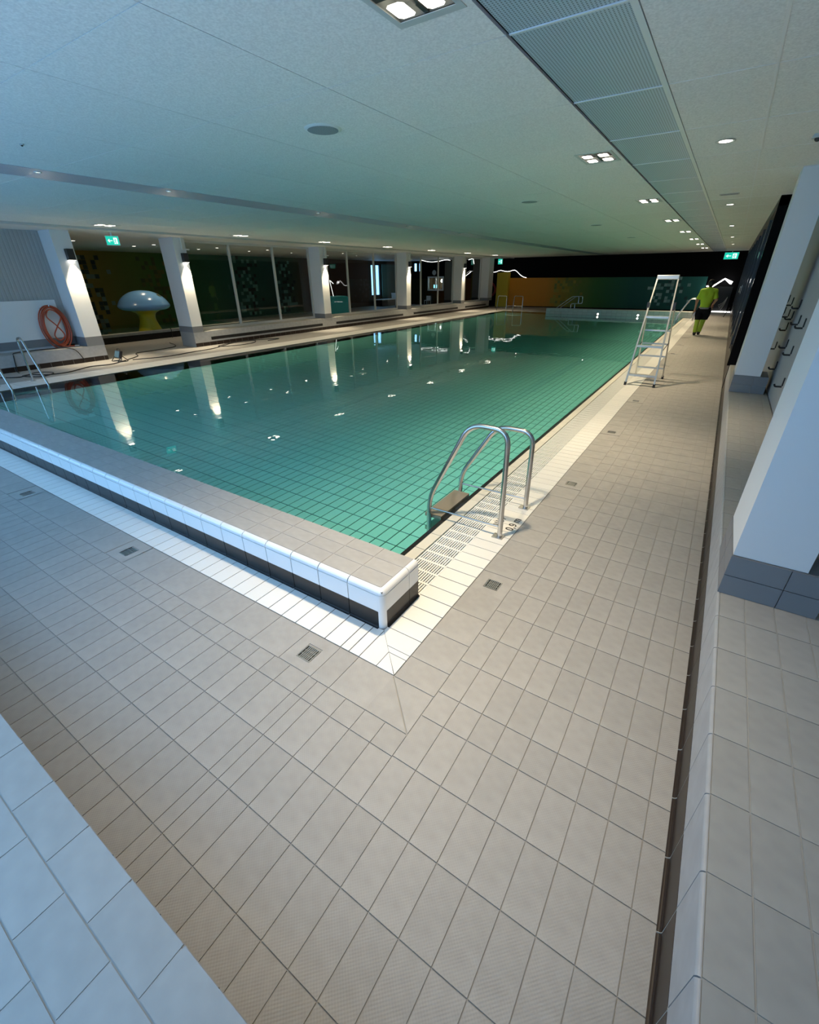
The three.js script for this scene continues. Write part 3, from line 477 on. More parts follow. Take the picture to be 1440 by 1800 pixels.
// ---------------------------------------------------------------- benches
{
  const rb = thing('tiled_bench', 'grey tiled bench with dark foot along the right wall under the hooks', 'bench');
  const XF = 0.345, TOP = 0.435;
  part(rb, 'core', B(XF + 0.010, XR - 0.008, 0, TOP - 0.003, -10.2, ZN), M.groutPale);
  const zs = steps(0.30, -10.2, 0.25); zs.unshift(0.55);
  const sk = coveTile(0.245, 0.185, 0.010, 0.014), grG = coveTile(0.007, 0.186, 0.010, 0.0145), fg = B(XF, XF + 0.010, 0.190, TOP - 0.012, -0.1225, 0.1225), ed = quarterRound(0.012, 0.245);
  for (let i = 0; i + 1 < zs.length; i++) {
    const z = zs[i + 1], L = zs[i] - zs[i + 1];
    const s = part(rb, 'skirting_tile', sk, M.skirt, [XF, 0, z + L]); s.rotation.y = PI; s.scale.z = (L - 0.005) / 0.245;
    const j = part(rb, 'joint', grG, M.whiteGrout, [XF + 0.0006, 0, z + 0.001]); j.rotation.y = PI; j.position.z = z + 0.001;
    part(rb, 'face_tile', fg, M.benchFace, [0, 0, z + L / 2]).scale.z = (L - 0.004) / 0.245;
    const e = part(rb, 'edge_tile', ed, M.benchFace, [XF, TOP, z + L]); e.rotation.y = PI; e.scale.z = (L - 0.004) / 0.245;
  }
  layTiles(rb, 'seat_tile', grid([XF + 0.012, 0.464, 0.587, 0.710, XR - 0.006], zs), TOP, M.benchTile, { gap: 0.005, h: 0.004 });
  // near bench under the windows
  const nb = thing('tiled_bench', 'tiled bench in blue daylight under the near windows', 'bench');
  const NF = -0.062, NT = 0.43, x0 = -0.35, x1 = -13.7;
  part(nb, 'core', B(x1, x0 - 0.01, 0, NT - 0.003, NF + 0.010, ZN - 0.004), M.groutPale);
  const joints = steps(x0, x1, 0.25);
  for (let i = 0; i + 1 < joints.length; i++) { const a = joints[i + 1], b = joints[i]; part(nb, 'face_tile', B(a + 0.002, b - 0.002, 0.13, NT - 0.012, NF, NF + 0.010), M.benchFace); part(nb, 'skirting_tile', B(a + 0.002, b - 0.002, 0, 0.126, NF + 0.002, NF + 0.012), M.skirt); }
  part(nb, 'end_panel', B(x0 - 0.01, x0, 0, NT - 0.01, NF, ZN - 0.004), M.benchFace);
  const rects = []; [NF, 0.056, 0.177, 0.298, 0.42, ZN - 0.004].reduce((a, b, r) => { rects.push(...grid([x0, ...steps(x0 - (r % 2 ? 0.135 : 0.26), x1, 0.25)], [a, b])); return b; });
  layTiles(nb, 'seat_tile', rects, NT, M.benchTile, { gap: 0.005, h: 0.004, limit: 150 });
  // far bank
  const mkL = (za, zb, label, T = 0.43, XW = -14.42) => {
    const t = thing('tiled_bench', label, 'bench'), X = -13.7;
    part(t, 'core', B(XW, X - 0.012, 0, T - 0.01, zb, za), M.grout);
    part(t, 'riser', B(X - 0.012, X, 0.115, T - 0.012, zb, za), M.benchFace); part(t, 'seat', B(XW, X, T - 0.012, T, zb, za), M.benchTile[0]);
    const zz = steps(za, zb, 0.25); for (let i = 0; i + 1 < zz.length; i++) part(t, 'skirting_tile', B(X - 0.01, X + 0.004, 0, 0.11, zz[i + 1] + 0.004, zz[i] - 0.004), M.skirt);
    part(t, 'joint_strip', B(X - 0.012, X, 0, 0.112, zb, za), mat([0.30, 0.27, 0.24], 0.8));
    return t;
  };
  mkL(-0.08, -5.93, 'tiled bench under the ribbed panel with the hose', 0.38, -14.27);
  const lb = mkL(-8.57, -30.9, 'long tiled bench with slot vents under the window bays');
  for (const [a, b] of [[-9.15, -14.36], [-15.2, -20.3], [-21.3, -26.3], [-27.3, -30.4]]) part(lb, 'vent_slot', B(-13.702, -13.694, 0.165, 0.255, b, a), M.darkMetal, null, 'dark slot vent');
  // right-hand pillars
  const pillar = (z0, z1, label) => {
    const t = thing('pillar', label, 'pillar'); t.userData.kind = 'structure';
    part(t, 'shaft', B(0.350, 0.645, 0.665, CE + 0.12, z1, z0), M.paint); part(t, 'base_core', B(0.353, 0.737, 0.43, 0.655, z1 - 0.01, z0), M.grout);
    for (const [y0, y1] of [[0.437, 0.545], [0.549, 0.660]]) { for (const [a, b] of [[0.345, 0.586], [0.590, 0.745]]) part(t, 'base_tile', B(a, b, y0, y1, z0 - 0.002, z0 + 0.010), M.baseTile); for (const [a, b] of [[z0 - 0.245, z0 - 0.004], [z1 - 0.01, z0 - 0.249]]) part(t, 'base_tile', B(0.345, 0.355, y0, y1, a, b), M.baseTile); }
    part(t, 'base_top', B(0.347, 0.742, 0.655, 0.662, z1 - 0.008, z0 + 0.006), M.baseTile);
  };
  pillar(-2.42, -2.89, 'white square pillar on the right bench lit blue by daylight, nearest the windows');
  pillar(-7.75, -8.22, 'white square pillar on the right bench beyond the coat hooks');
  // left-hand columns
  const col = (z0, z1, label, group) => { const t = thing('column', label, 'column', [0, 0, 0], group); t.userData.kind = 'structure'; part(t, 'shaft', B(-14.40, -13.70, 0.60, CE + 0.1, z1, z0), M.paint); part(t, 'base', B(-14.405, -13.695, z0 > -6 ? 0.38 : 0.43, 0.60, z1 - 0.005, z0 + 0.005), M.baseTile); };
  col(-5.52, -5.93, 'pale column between the hose panel and the room with the mushroom');
  col(-8.57, -8.93, 'pale column between the mushroom and the first window bay');
  for (const [a, b] of [[-14.55, -14.95], [-20.65, -21.05], [-26.70, -27.10]]) col(a, b, 'pale column between two window bays of the far bank', 'columns between the window bays');
  col(-30.6, -31.3, 'wide pale pier at the end of the window bays by the yellow mural');
  // wall lamps on the columns
  const hood = new RoundedBoxGeometry(0.12, 0.24, 0.16, 3, 0.012), lip = B(-0.05, 0.05, -0.125, -0.118, -0.07, 0.07);
  let s0 = null;
  for (const z of [-5.78, -8.80, -14.80, -20.90, -26.95]) {
    const p = [-13.635, 2.46, z], own = { '-5.78': 'black box wall lamp shining down the column by the hose', '-8.8': 'black box wall lamp shining down the column by the mushroom' }[String(z)];
    if (z === -5.78 || z === -8.80 || z === -14.80) { const t = thing('wall_lamp', own || 'black box wall lamp shining down a column between window bays', 'wall lamp', p, own ? null : 'wall lamps between the window bays'); const hs = part(t, 'housing', hood, M.darkMetal); part(hs, 'lens', lip, M.lampSmall); s0 = t; } else copyOf(s0, p);
    const l = new THREE.SpotLight(rgb(1, 0.84, 0.58), SCONCE_POWER, 6, 0.62, 0.7, 2); l.position.set(p[0] + 0.005, p[1] - 0.15, p[2]); l.target.position.set(p[0] - 0.025, 0, p[2]); l.shadow.radius = 1.5; l.castShadow = true; scene.add(l, l.target);
  }
  // brackets above the lamps
  let b0 = null; for (const z of [-8.80, -14.80, -20.90, -26.95]) { const p = [-13.66, 2.66, z]; if (!b0) { b0 = thing('curtain_bracket', 'thin white angle bracket above a wall lamp', 'bracket', p, 'brackets above the wall lamps'); part(b0, 'stem', B(-0.02, 0.02, 0, 0.32, 0, 0.03), M.paint); part(b0, 'arm', B(-0.02, 0.02, 0, 0.03, -0.2, 0), M.paint); } else copyOf(b0, p); }
}
// ---------------------------------------------------------------- window bays of the far bank
{
  let n = 1; const X = -14.3;
  const bay = (za, zb, cuts, label) => {
    const t = thing('window_' + n++, label, 'window', [0, 0, 0], null, 'structure'); const c = [za, ...cuts, zb];
    part(t, 'bottom_rail', B(X - 0.03, X + 0.03, 0.43, 0.50, zb, za), M.frame); part(t, 'top_rail', B(X - 0.03, X + 0.03, CE - 0.09, CE - 0.02, zb, za), M.frame);
    for (let i = 0; i + 1 < c.length; i++) { part(t, 'pane', sheetX(X, 0.50, CE - 0.09, c[i + 1] + 0.03, c[i] - 0.03), M.glass); if (i + 2 < c.length) part(t, 'mullion', B(X - 0.035, X + 0.035, 0.43, CE - 0.02, c[i + 1] - 0.035, c[i + 1] + 0.035), M.frame); }
    part(t, 'end_post', B(X - 0.035, X + 0.035, 0.43, CE - 0.02, zb, zb + 0.05), M.frame);
  };
  bay(-8.93, -14.55, [-10.85, -12.71], 'three tall panes of the first window bay before the green mural');
  bay(-14.95, -20.65, [-16.85, -18.75], 'three tall panes of the second window bay, blue window behind');
  bay(-21.05, -26.70, [-22.95, -24.85], 'three tall panes of the third window bay, clock behind');
  bay(-27.10, -30.60, [-28.3], 'two tall panes of the last window bay by the far end');
  const lp = thing('wall_left_panel', 'grey ribbed wall panel behind the hose bench', 'wall', [0, 0, 0], null, 'structure');
  part(lp, 'ribbed_panel', corrugated(-5.52, ZN, 0.58, CE - 0.02, -14.30, 1, 0.085, 0.007), M.clad); part(lp, 'base_course', B(-14.4, -14.29, 0.42, 0.60, -5.52, ZN), M.baseTile); part(lp, 'backing', B(-14.5, -14.32, 0, 3.1, -5.0, ZN), M.paint);
  const board = thing('white_board', 'plain white board on the ribbed panel behind the orange hose', 'board', [-14.288, 0.60, -4.55]); part(board, 'sheet', B(0, 0.012, 0, 0.88, -0.80, 0.85), M.paint); part(board, 'tap', merge([rod([0.01, 0.70, -0.42], [0.07, 0.70, -0.42], 0.016), rod([0.07, 0.70, -0.42], [0.07, 0.64, -0.42], 0.014)]), M.steel);
}
// ---------------------------------------------------------------- children's pool behind the columns
{
  const rim = thing('paddling_pool_rim', 'low dark-tiled rim with pale coping round the paddling pool', 'pool rim', [0, 0, 0]);
  part(rim, 'coping', B(-17.30, -16.98, 0.20, 0.28, -13.8, -5.6), M.benchTile[0]); part(rim, 'core', B(-17.28, -17.0, 0, 0.20, -13.8, -5.6), M.blackTile);
  for (let z = -5.85; z > -13.7; z -= 0.25) part(rim, 'dark_tile', B(-17.0, -16.992, 0.012, 0.19, z + 0.004, z + 0.244), M.blackTile);
  const lathe = (p, n = 48) => new THREE.LatheGeometry(p.map((q) => new THREE.Vector2(...q)), n);
  const mu = thing('mushroom_fountain', 'big toy mushroom with glossy blue cap and yellow stem', 'fountain', [-17.9, 0, -9.5]);
  const smooth = (pts, n) => new THREE.SplineCurve(pts.map((p) => new THREE.Vector2(...p))).getPoints(n);
  const cap = new THREE.LatheGeometry(smooth([[0.0, 0.94], [0.40, 0.90], [0.70, 0.925], [0.83, 0.99], [0.865, 1.06], [0.83, 1.15], [0.72, 1.30], [0.52, 1.45], [0.28, 1.54], [0.0, 1.57]], 48), 56);
  const capM = part(mu, 'cap', cap, phys([0.17, 0.40, 0.76], 0.22, { clearcoat: 0.6, clearcoatRoughness: 0.1 }), null, 'glossy blue cap');
  const stem = new THREE.LatheGeometry(smooth([[0.47, 0.0], [0.44, 0.12], [0.36, 0.32], [0.285, 0.55], [0.275, 0.68], [0.32, 0.80], [0.45, 0.88], [0.56, 0.91]], 32), 48);
  part(mu, 'stem', stem, phys([0.58, 0.50, 0.02], 0.35, { clearcoat: 0.4 }), null, 'yellow flared stem');
  const spot = new THREE.SphereGeometry(0.14, 20, 8, 0, 2 * PI, 0, 0.75); spot.scale(1, 0.55, 1); const so = part(capM, 'spot', spot, mat([0.07, 0.07, 0.015], 0.4), [0.47, 1.335, -0.34], 'dark olive spot'); so.rotation.set(-0.45, 0, -0.72);
  const pw = solo('paddling_water', new THREE.PlaneGeometry(4.6, 8).rotateX(-PI / 2), M.water, 'dark still water of the paddling pool round the mushroom', 'water', [-19.7, 0.16, -9.7], null, 'stuff');
  // toy wall, and a glowing tube added for a reflection, in the second bay
  const arch = new THREE.Shape(); arch.moveTo(-0.75, 0); arch.lineTo(-0.75, 0.62); arch.quadraticCurveTo(-0.72, 0.96, -0.35, 0.98); arch.lineTo(0.35, 0.98); arch.quadraticCurveTo(0.72, 0.96, 0.75, 0.62); arch.lineTo(0.75, 0); arch.lineTo(-0.75, 0);
  const ag = new THREE.ExtrudeGeometry(arch, { depth: 0.5, bevelEnabled: true, bevelSize: 0.03, bevelThickness: 0.03, bevelSegments: 3 }); ag.rotateY(PI / 2);
  const toy = thing('play_block', 'rounded teal play block standing behind the second window bay', 'play block', [-18.5, 0, -20.5]); part(toy, 'body', ag, mat([0.02, 0.30, 0.36], 0.5)); part(toy, 'foot', B(-0.05, 0.55, 0, 0.04, -0.8, 0.8), M.black);
  solo('reflection_tube', bentTube([[-18.25, 0.98, -20.2], [-18.25, 1.80, -19.98], [-18.25, 1.62, -20.26]], 0.018, 0.02, 4, 12), new THREE.MeshStandardMaterial({ color: 0xffffff, emissive: rgb(1, 0.97, 0.9), emissiveIntensity: 0.7 }), 'thin bent glowing tube put in for a reflection above the teal play block', 'reflection tube');
}
// ---------------------------------------------------------------- hose, cables, work light
{
  const hose = thing('hose_coil', 'orange-red garden hose coiled and hung on the ribbed panel', 'hose', [-14.20, 0.87, -5.12]);
  const hm = mat([0.42, 0.065, 0.02], 0.4), pts = [], N = 6;
  for (let i = 0; i <= N * 16; i++) { const a = i / 16 * 2 * PI, t = i / (N * 16), r = 1 - 0.10 * Math.sin(t * 9 + 1) - 0.05 * Math.cos(t * 23); pts.push([0.02 + 0.05 * Math.sin(t * 31) + 0.03, 0.46 * r * Math.cos(a) - 0.005, 0.27 * r * Math.sin(a)]); }
  part(hose, 'coil', polyline(pts, 0.015, 7, false, 30), hm);
  part(hose, 'loop', polyline([[0.08, 0.36, -0.10], [0.10, 0.22, -0.17], [0.11, 0.0, -0.02], [0.11, -0.20, 0.10], [0.10, -0.32, 0.02], [0.10, -0.22, -0.12], [0.11, 0.02, -0.02], [0.10, 0.25, 0.13], [0.08, 0.38, 0.06]], 0.015, 7), hm);
  const tail = part(hose, 'tail', polyline([[0.10, -0.30, 0.15], [0.12, -0.45, 0.02], [0.16, -0.472, -0.12], [0.22, -0.472, -0.22]], 0.015, 7), hm);
  part(tail, 'nozzle', rod([0.22, -0.470, -0.22], [0.26, -0.470, -0.31], 0.018), M.alu); part(hose, 'hook', bentTube([[-0.05, 0.47, 0], [0.10, 0.45, 0], [0.10, 0.50, 0]], 0.012), M.steel);
  const cab = (label, pts) => solo('power_cable', polyline(pts, 0.011, 6, false, 14), M.rubber, label, 'cable');
  cab('black cable snaking along the far bank from the work light to the coil', [[-13.05, 0.012, -6.05], [-12.75, 0.012, -5.5], [-12.85, 0.012, -5.1], [-12.5, 0.012, -4.4], [-12.6, 0.012, -4.05], [-12.95, 0.012, -3.85], [-12.75, 0.03, -3.65], [-12.45, 0.012, -3.9], [-12.6, 0.03, -4.2], [-13.0, 0.03, -4.0], [-12.8, 0.012, -3.6], [-13.1, 0.012, -3.35], [-13.4, 0.012, -3.1], [-13.3, 0.012, -2.5]]);
  cab('black cable lying over the hose bench edge', [[-13.66, 0.012, -5.35], [-13.67, 0.33, -5.2], [-13.72, 0.395, -5.05], [-13.95, 0.392, -4.75], [-14.0, 0.392, -4.3], [-13.80, 0.392, -3.95], [-13.68, 0.35, -3.9], [-13.66, 0.012, -3.85], [-13.4, 0.012, -3.8]]);
  cab('black cable running from the work light into the mushroom room', [[-13.1, 0.012, -6.1], [-13.5, 0.012, -6.6], [-14.1, 0.012, -6.9], [-14.2, 0.012, -7.6], [-14.4, 0.012, -8.25], [-14.9, 0.012, -8.55], [-15.4, 0.012, -8.7], [-16.9, 0.012, -9.7], [-16.95, 0.29, -9.75], [-17.1, 0.292, -9.8]]);
  cab('black cable curled on the far bank before the first window bay', [[-13.0, 0.012, -6.2], [-12.7, 0.012, -7.0], [-12.85, 0.012, -7.9], [-12.9, 0.012, -8.5], [-13.2, 0.012, -9.2], [-13.55, 0.012, -9.9], [-13.3, 0.03, -10.5], [-12.95, 0.012, -10.2], [-12.9, 0.012, -9.4], [-13.2, 0.012, -9.0], [-13.5, 0.03, -10.0], [-13.35, 0.012, -11.0], [-13.05, 0.012, -11.4], [-12.95, 0.012, -10.8]]);
  const wl = thing('work_light', 'small black floodlight on a stand on the far bank', 'work light', [-13.08, 0, -5.92]);
  const body = new RoundedBoxGeometry(0.26, 0.20, 0.07, 2, 0.012); body.rotateX(-0.4); part(wl, 'housing', body, M.darkMetal, [0, 0.17, 0]);
  const gl = new THREE.BoxGeometry(0.22, 0.16, 0.004); gl.rotateX(-0.4); part(wl, 'glass', gl, phys([0.08, 0.16, 0.22], 0.1), [0, 0.185, 0.036]);
  part(wl, 'stand', merge([bentTube([[-0.15, 0.17, 0], [-0.16, 0.01, 0.14], [-0.16, 0.01, -0.14], [-0.15, 0.15, 0]], 0.010, 0.02, 6), bentTube([[0.15, 0.17, 0], [0.16, 0.01, 0.14], [0.16, 0.01, -0.14], [0.15, 0.15, 0]], 0.010, 0.02, 6)]), M.darkMetal);
  part(wl, 'handle', bentTube([[-0.08, 0.26, -0.02], [-0.08, 0.31, -0.04], [0.08, 0.31, -0.04], [0.08, 0.26, -0.02]], 0.008, 0.02, 6), M.darkMetal);
}
// ---------------------------------------------------------------- pool ladders and rails
{
  const plate = B(-0.045, 0.045, 0.0015, 0.008, -0.038, 0.038);
  const t = thing('pool_ladder', 'stainless pool ladder with two bent handrails beside the depth marking', 'pool ladder');
  const rail = (z, top, lean) => {
    const r = part(t, 'handrail', bentTube([[-1.085, 0.0, z], [-1.095, top, z], [-1.40 - lean, top + 0.005, z], [-1.765, 0.19, z], [-1.765, -0.40, z]], 0.021, 0.12, 14), M.steel);
    part(r, 'cross_bar', rod([-1.09, 0.095, z], [-1.76, 0.09, z], 0.0085, 8), M.steel); part(r, 'foot_plate', plate, M.brushed, [-1.095, 0, z]);
  };
  rail(-2.99, 0.905, 0.01); rail(-3.60, 0.725, 0.03);
  for (const y of [0.012, -0.13, -0.27]) part(t, 'step', B(-1.82, -1.655, y - 0.03, y, -3.58, -3.01), y > -0.1 ? mat([0.30, 0.26, 0.20], 0.45, { metalness: 0.3 }) : M.brushed);
  // far bank, partly out of frame
  const u = thing('pool_ladder', 'stainless pool ladder on the far bank by the hose bench', 'pool ladder');
  for (const z of [-3.0, -3.62]) { part(u, 'handrail', bentTube([[-12.12, 0, z], [-12.10, 0.86, z], [-11.90, 0.88, z], [-11.38, 0.0, z], [-11.36, -0.4, z]], 0.021, 0.07, 12), M.steel); part(u, 'foot_plate', plate, M.brushed, [-12.12, 0, z]); }
  for (const y of [-0.06, -0.25]) part(u, 'step', B(-11.42, -11.30, y - 0.03, y, -3.6, -3.02), M.brushed);
  // far corner under the yellow pier
  const v = thing('pool_ladder', 'stainless pool ladder in the far corner before the yellow pier', 'pool ladder');
  for (const x of [-11.95, -10.9]) { part(v, 'handrail', bentTube([[x + 0.4, 0, PZ2 - 0.55], [x + 0.4, 0.80, PZ2 - 0.55], [x, 0.82, PZ2 - 0.15], [x, -0.40, PZ2 + 0.05]].map(([a, b, c]) => [a, b, c]), 0.022, 0.08, 10), M.steel); part(v, 'foot_plate', plate, M.brushed, [x + 0.4, 0, PZ2 - 0.55]); }
  part(v, 'step', B(-11.3, -10.92, -0.1, -0.07, PZ2 + 0.02, PZ2 + 0.14), M.brushed); part(v, 'tie_bar', rod([-11.55, 0.25, PZ2 - 0.55], [-10.5, 0.25, PZ2 - 0.55], 0.012), M.steel);
  // right far end
  const w = thing('pool_ladder', 'stainless pool ladder by the end of the white strip, beyond the stepladder', 'pool ladder');
  for (const [z, h] of [[-25.6, 0.9], [-26.4, 0.9]]) { part(w, 'handrail', bentTube([[-1.12, 0, z], [-1.13, h, z], [-1.42, h, z], [-1.78, 0.2, z], [-1.78, -0.4, z]], 0.024, 0.1, 10), M.steel); part(w, 'foot_plate', plate, M.brushed, [-1.12, 0, z]); }
  part(w, 'step', B(-1.82, -1.68, -0.06, -0.03, -26.38, -25.62), M.brushed);
  // stair rails on the far raised wall
  let s0 = null;
  for (const [x, z] of [[0, -27.25], [0.18, -27.36]]) { const g = bentTube([[-7.95, 0.287, 0], [-7.16, 0.87, 0], [-6.80, 0.89, 0], [-6.79, 0.54, 0], [-7.17, 0.52, 0], [-7.16, 0.287, 0]], 0.02, 0.06, 8); if (!s0) { s0 = thing('stair_rail', 'bent steel stair handrail on the far raised pool wall', 'handrail', [x, 0, z], 'stair handrails on the far raised wall'); part(s0, 'tube', g, M.steel); part(s0, 'foot_plate', plate, M.brushed, [-7.16, 0.287, 0]); part(s0, 'foot_plate', plate, M.brushed, [-7.94, 0.287, 0]); } else copyOf(s0, [x, 0, z]); }
}
// ---------------------------------------------------------------- stepladder
{
  const t = thing('stepladder', 'tall aluminium stepladder with hoop handle standing on the white strip', 'stepladder', [0, 0, 0]);
  const F = (x, y) => [x, y, -9.66 - 0.30 * y];                 // front stile leans back
  const xl = (y) => -1.265 + 0.045 * y, xr = (y) => -0.755 - 0.045 * y;
  const alu = M.alu;
  for (const f of [xl, xr]) { const st = part(t, 'stile', barBetween(F(f(0.03), 0.03), F(f(1.42), 1.42), 0.026, 0.062), alu); part(t, 'hoop_post', barBetween(F(f(1.40), 1.40), F(f(1.88), 1.86), 0.022, 0.030), alu); part(st, 'foot_cap', B(-0.02, 0.02, 0, 0.06, -0.04, 0.04), M.rubber, [f(0.02), 0, -9.665]); }
  part(t, 'hoop_tray', (() => { const g = new RoundedBoxGeometry(0.37, 0.075, 0.05, 2, 0.012); return g; })(), alu, [(xl(1.85) + xr(1.85)) / 2, 1.862, -9.66 - 0.30 * 1.86]);
  for (const y of [0.21, 0.72, 1.22]) part(t, 'tread', B(xl(y) + 0.012, xr(y) - 0.012, y - 0.036, y, -9.66 - 0.30 * y - 0.045, -9.66 - 0.30 * y + 0.045), alu);
  const Bk = (x, y) => [x, y, -10.66 + 0.41 * y];
  const bl = (y) => -1.235 + 0.02 * y, br = (y) => -0.715 - 0.04 * y;
  for (const f of [bl, br]) { const rl = part(t, 'rear_leg', barBetween(Bk(f(0.03), 0.03), Bk(f(1.36), 1.36), 0.022, 0.036), alu); part(rl, 'foot_cap', B(-0.018, 0.018, 0, 0.06, -0.028, 0.028), M.rubber, [f(0.02), 0, -10.655]); part(t, 'hinge', B(-0.02, 0.02, 1.33, 1.45, -0.05, 0.05), M.darkMetal, [f(1.4) + (f === bl ? -0.01 : -0.01), 0, -10.085]); }
  for (const y of [0.21, 0.455, 0.70, 0.95]) part(t, 'rear_brace', B(bl(y), br(y), y - 0.013, y + 0.013, -10.66 + 0.41 * y - 0.03, -10.66 + 0.41 * y + 0.012), alu);
  part(t, 'spreader', barBetween(F(xr(0.62), 0.62), Bk(br(0.72), 0.72), 0.008, 0.02), M.darkMetal); part(t, 'spreader', barBetween(F(xl(0.62), 0.62), Bk(bl(0.72), 0.72), 0.008, 0.02), M.darkMetal);
}
// ---------------------------------------------------------------- coat hooks on the right wall
{
  const hk = bentTube([[-0.004, -0.036, 0], [-0.070, -0.038, 0], [-0.080, -0.012, 0]], 0.011, 0.02, 6), rose = new RoundedBoxGeometry(0.014, 0.095, 0.024, 2, 0.005);
  let h0 = null; const rows = [];
  for (const [y, z] of [[1.548, -9.44], [1.536, -8.84], [1.546, -7.87], [1.384, -9.42], [1.388, -8.73], [1.393, -8.23], [1.395, -7.38], [1.396, -6.88], [1.24, -8.39], [0.933, -8.91], [1.089, -7.70], [1.087, -7.04], [0.779, -7.98], [0.77, -6.75]]) {
    const p = [XR - 0.003, y, z]; if (!h0) { h0 = thing('coat_hook', 'black metal coat hook on the grey ribbed wall above the bench', 'hook', p, 'coat hooks above the right bench'); part(h0, 'hook', hk, M.black); part(h0, 'rosette', rose, M.black, [-0.003, 0.02, 0]); } else copyOf(h0, p); const row = y > 1.5 ? 'black coat hook in the top row of three on the ribbed wall' : y > 1.3 ? 'black coat hook in the row of five on the ribbed wall' : y > 1.2 ? 'lone black coat hook just below the row of five' : y > 1.05 ? 'black coat hook of the middle pair on the ribbed wall' : y > 0.9 ? 'lone black coat hook just below the middle pair' : 'black coat hook of the lowest pair above the bench'; rows.push([scene.children[scene.children.length - 1], row]);
  }
  for (const [o, r] of rows) o.userData.label = r;
}
// ---------------------------------------------------------------- signs, light strips, far room things
{
  const c = document.createElement('canvas'); c.width = 256; c.height = 160; const x = c.getContext('2d');
  x.fillStyle = '#12b39a'; x.fillRect(0, 0, 256, 160); x.fillStyle = '#e8fffb'; x.fillRect(150, 26, 74, 112); x.fillStyle = '#12b39a';
  x.beginPath(); x.arc(184, 50, 10, 0, 7); x.fill(); x.lineWidth = 11; x.strokeStyle = '#12b39a'; x.lineCap = 'round'; x.beginPath(); x.moveTo(184, 64); x.lineTo(176, 92); x.lineTo(196, 110); x.lineTo(190, 132); x.moveTo(176, 92); x.lineTo(164, 118); x.lineTo(152, 120); x.moveTo(184, 66); x.lineTo(204, 82); x.moveTo(182, 68); x.lineTo(162, 82); x.stroke();
  x.strokeStyle = '#e8fffb'; x.lineWidth = 14; x.beginPath(); x.moveTo(120, 82); x.lineTo(40, 82); x.moveTo(66, 56); x.lineTo(38, 82); x.lineTo(66, 108); x.stroke();
  const t = new THREE.CanvasTexture(c); t.colorSpace = THREE.SRGBColorSpace; const face = new THREE.MeshStandardMaterial({ color: 0x081c18, emissive: 0xffffff, emissiveMap: t, emissiveIntensity: 0.55, roughness: 0.4 });
  const sign = (p, ry, w, h, label) => { const s = thing('exit_sign', label, 'exit sign', p); s.rotation.y = ry; const bd = part(s, 'body', B(-w / 2 - 0.01, w / 2 + 0.01, -h - 0.01, 0.01, -0.02, 0.02), M.frame); part(bd, 'face', new THREE.PlaneGeometry(w, h), face, [0, -h / 2, 0.021], 'glowing green face with running figure and arrow'); part(s, 'hanger', B(-0.02, 0.02, 0, 0.12, -0.01, 0.01), M.frame); };
  sign([-13.45, 2.88, -6.78], PI / 2 - 0.4, 0.28, 0.19, 'lit green exit sign hanging before the mushroom room');
  sign([-0.40, 2.88, -31.4], 0, 0.62, 0.30, 'lit green exit sign hanging at the end of the walkway');
  sign([-13.30, 2.90, -31.4], 0, 0.30, 0.30, 'lit green exit sign hanging above the yellow pier');

  const led = (label, pts, r = 0.022) => { const o = solo('light_strip', polyline(pts, r * 0.55, 5, false, 6), M.led, label, 'light strip'); const m = pts[Math.floor(pts.length / 2)]; const l = new THREE.PointLight(rgb(1, 0.97, 0.94), 0.06, 0, 2); l.position.set(m[0], m[1] - 0.1, m[2] + 0.12); l.shadow.radius = 4; l.castShadow = true; scene.add(l); return o; };
  led('wavy white light strip above the yellow pier on the black wall', [[-14.45, 2.15, -32.372], [-14.03, 2.15, -32.372], [-13.66, 2.25, -32.372], [-13.35, 2.19, -32.372], [-13.05, 2.17, -32.372], [-12.62, 2.25, -32.372], [-12.15, 1.93, -32.372], [-11.95, 1.83, -32.372], [-11.75, 1.79, -32.372]], 0.024);
  led('sagging white light strip behind the third window bay', [[-18.62, 2.93, -30.0], [-18.2, 2.84, -30.0], [-17.75, 2.80, -30.0], [-17.18, 2.84, -30.0], [-16.6, 2.91, -30.0], [-16.36, 2.87, -30.0]], 0.024);
  const lb = solo('light_strip', bentTube([[-14.92, 2.86, -29.9], [-14.58, 2.93, -29.9], [-14.2 - 0.3, 2.62, -29.9]], 0.013, 0.03, 4, 12), M.led, 'bent white light strip behind the last window bay', 'light strip');
  const ls = thing('light_strip', 'short slanting white light strip low behind the last window bay', 'light strip', [0, 0, 0]); part(ls, 'tube', rod([-15.12, 1.89, -29.9], [-14.67, 2.19, -29.9], 0.011), M.led); part(ls, 'hanger', rod([-14.67, 2.19, -29.9], [-14.67, 2.966, -29.9], 0.004), M.black);
  // lit tent roof at the end of the walkway
  const tent = thing('lit_tent_roof', 'white lit tent roof shape at the far end of the walkway', 'tent', [0, 0, 0]);
  part(tent, 'roof_strip', bentTube([[-1.17, 1.30, -32.2], [-0.87, 1.29, -32.2], [-0.39, 1.67, -32.2], [-0.03, 1.48, -32.2]], 0.035, 0.02, 5, 10), M.led);
  part(tent, 'roof_panel', prism([[0, 0], [0.40, 0.16], [0.36, 0.30], [0.28, 0.28], [0, 0.06]], 0, 0.03).rotateX(PI / 2).translate(-0.39, 1.69, -32.17), M.led);
  part(tent, 'tent_side', B(-0.9, 0.1, 0.05, 1.28, -32.25, -32.2), M.black);
  { const l = new THREE.PointLight(rgb(1, 0.97, 0.94), 0.12, 0, 2); l.position.set(-0.4, 1.55, -31.95); l.shadow.radius = 5; l.castShadow = true; scene.add(l); }
  solo('floor_light_strip', B(-0.58, 0.31, 0.005, 0.06, -32.12, -32.08), M.led, 'straight white light strip on the floor under the tent', 'light strip');
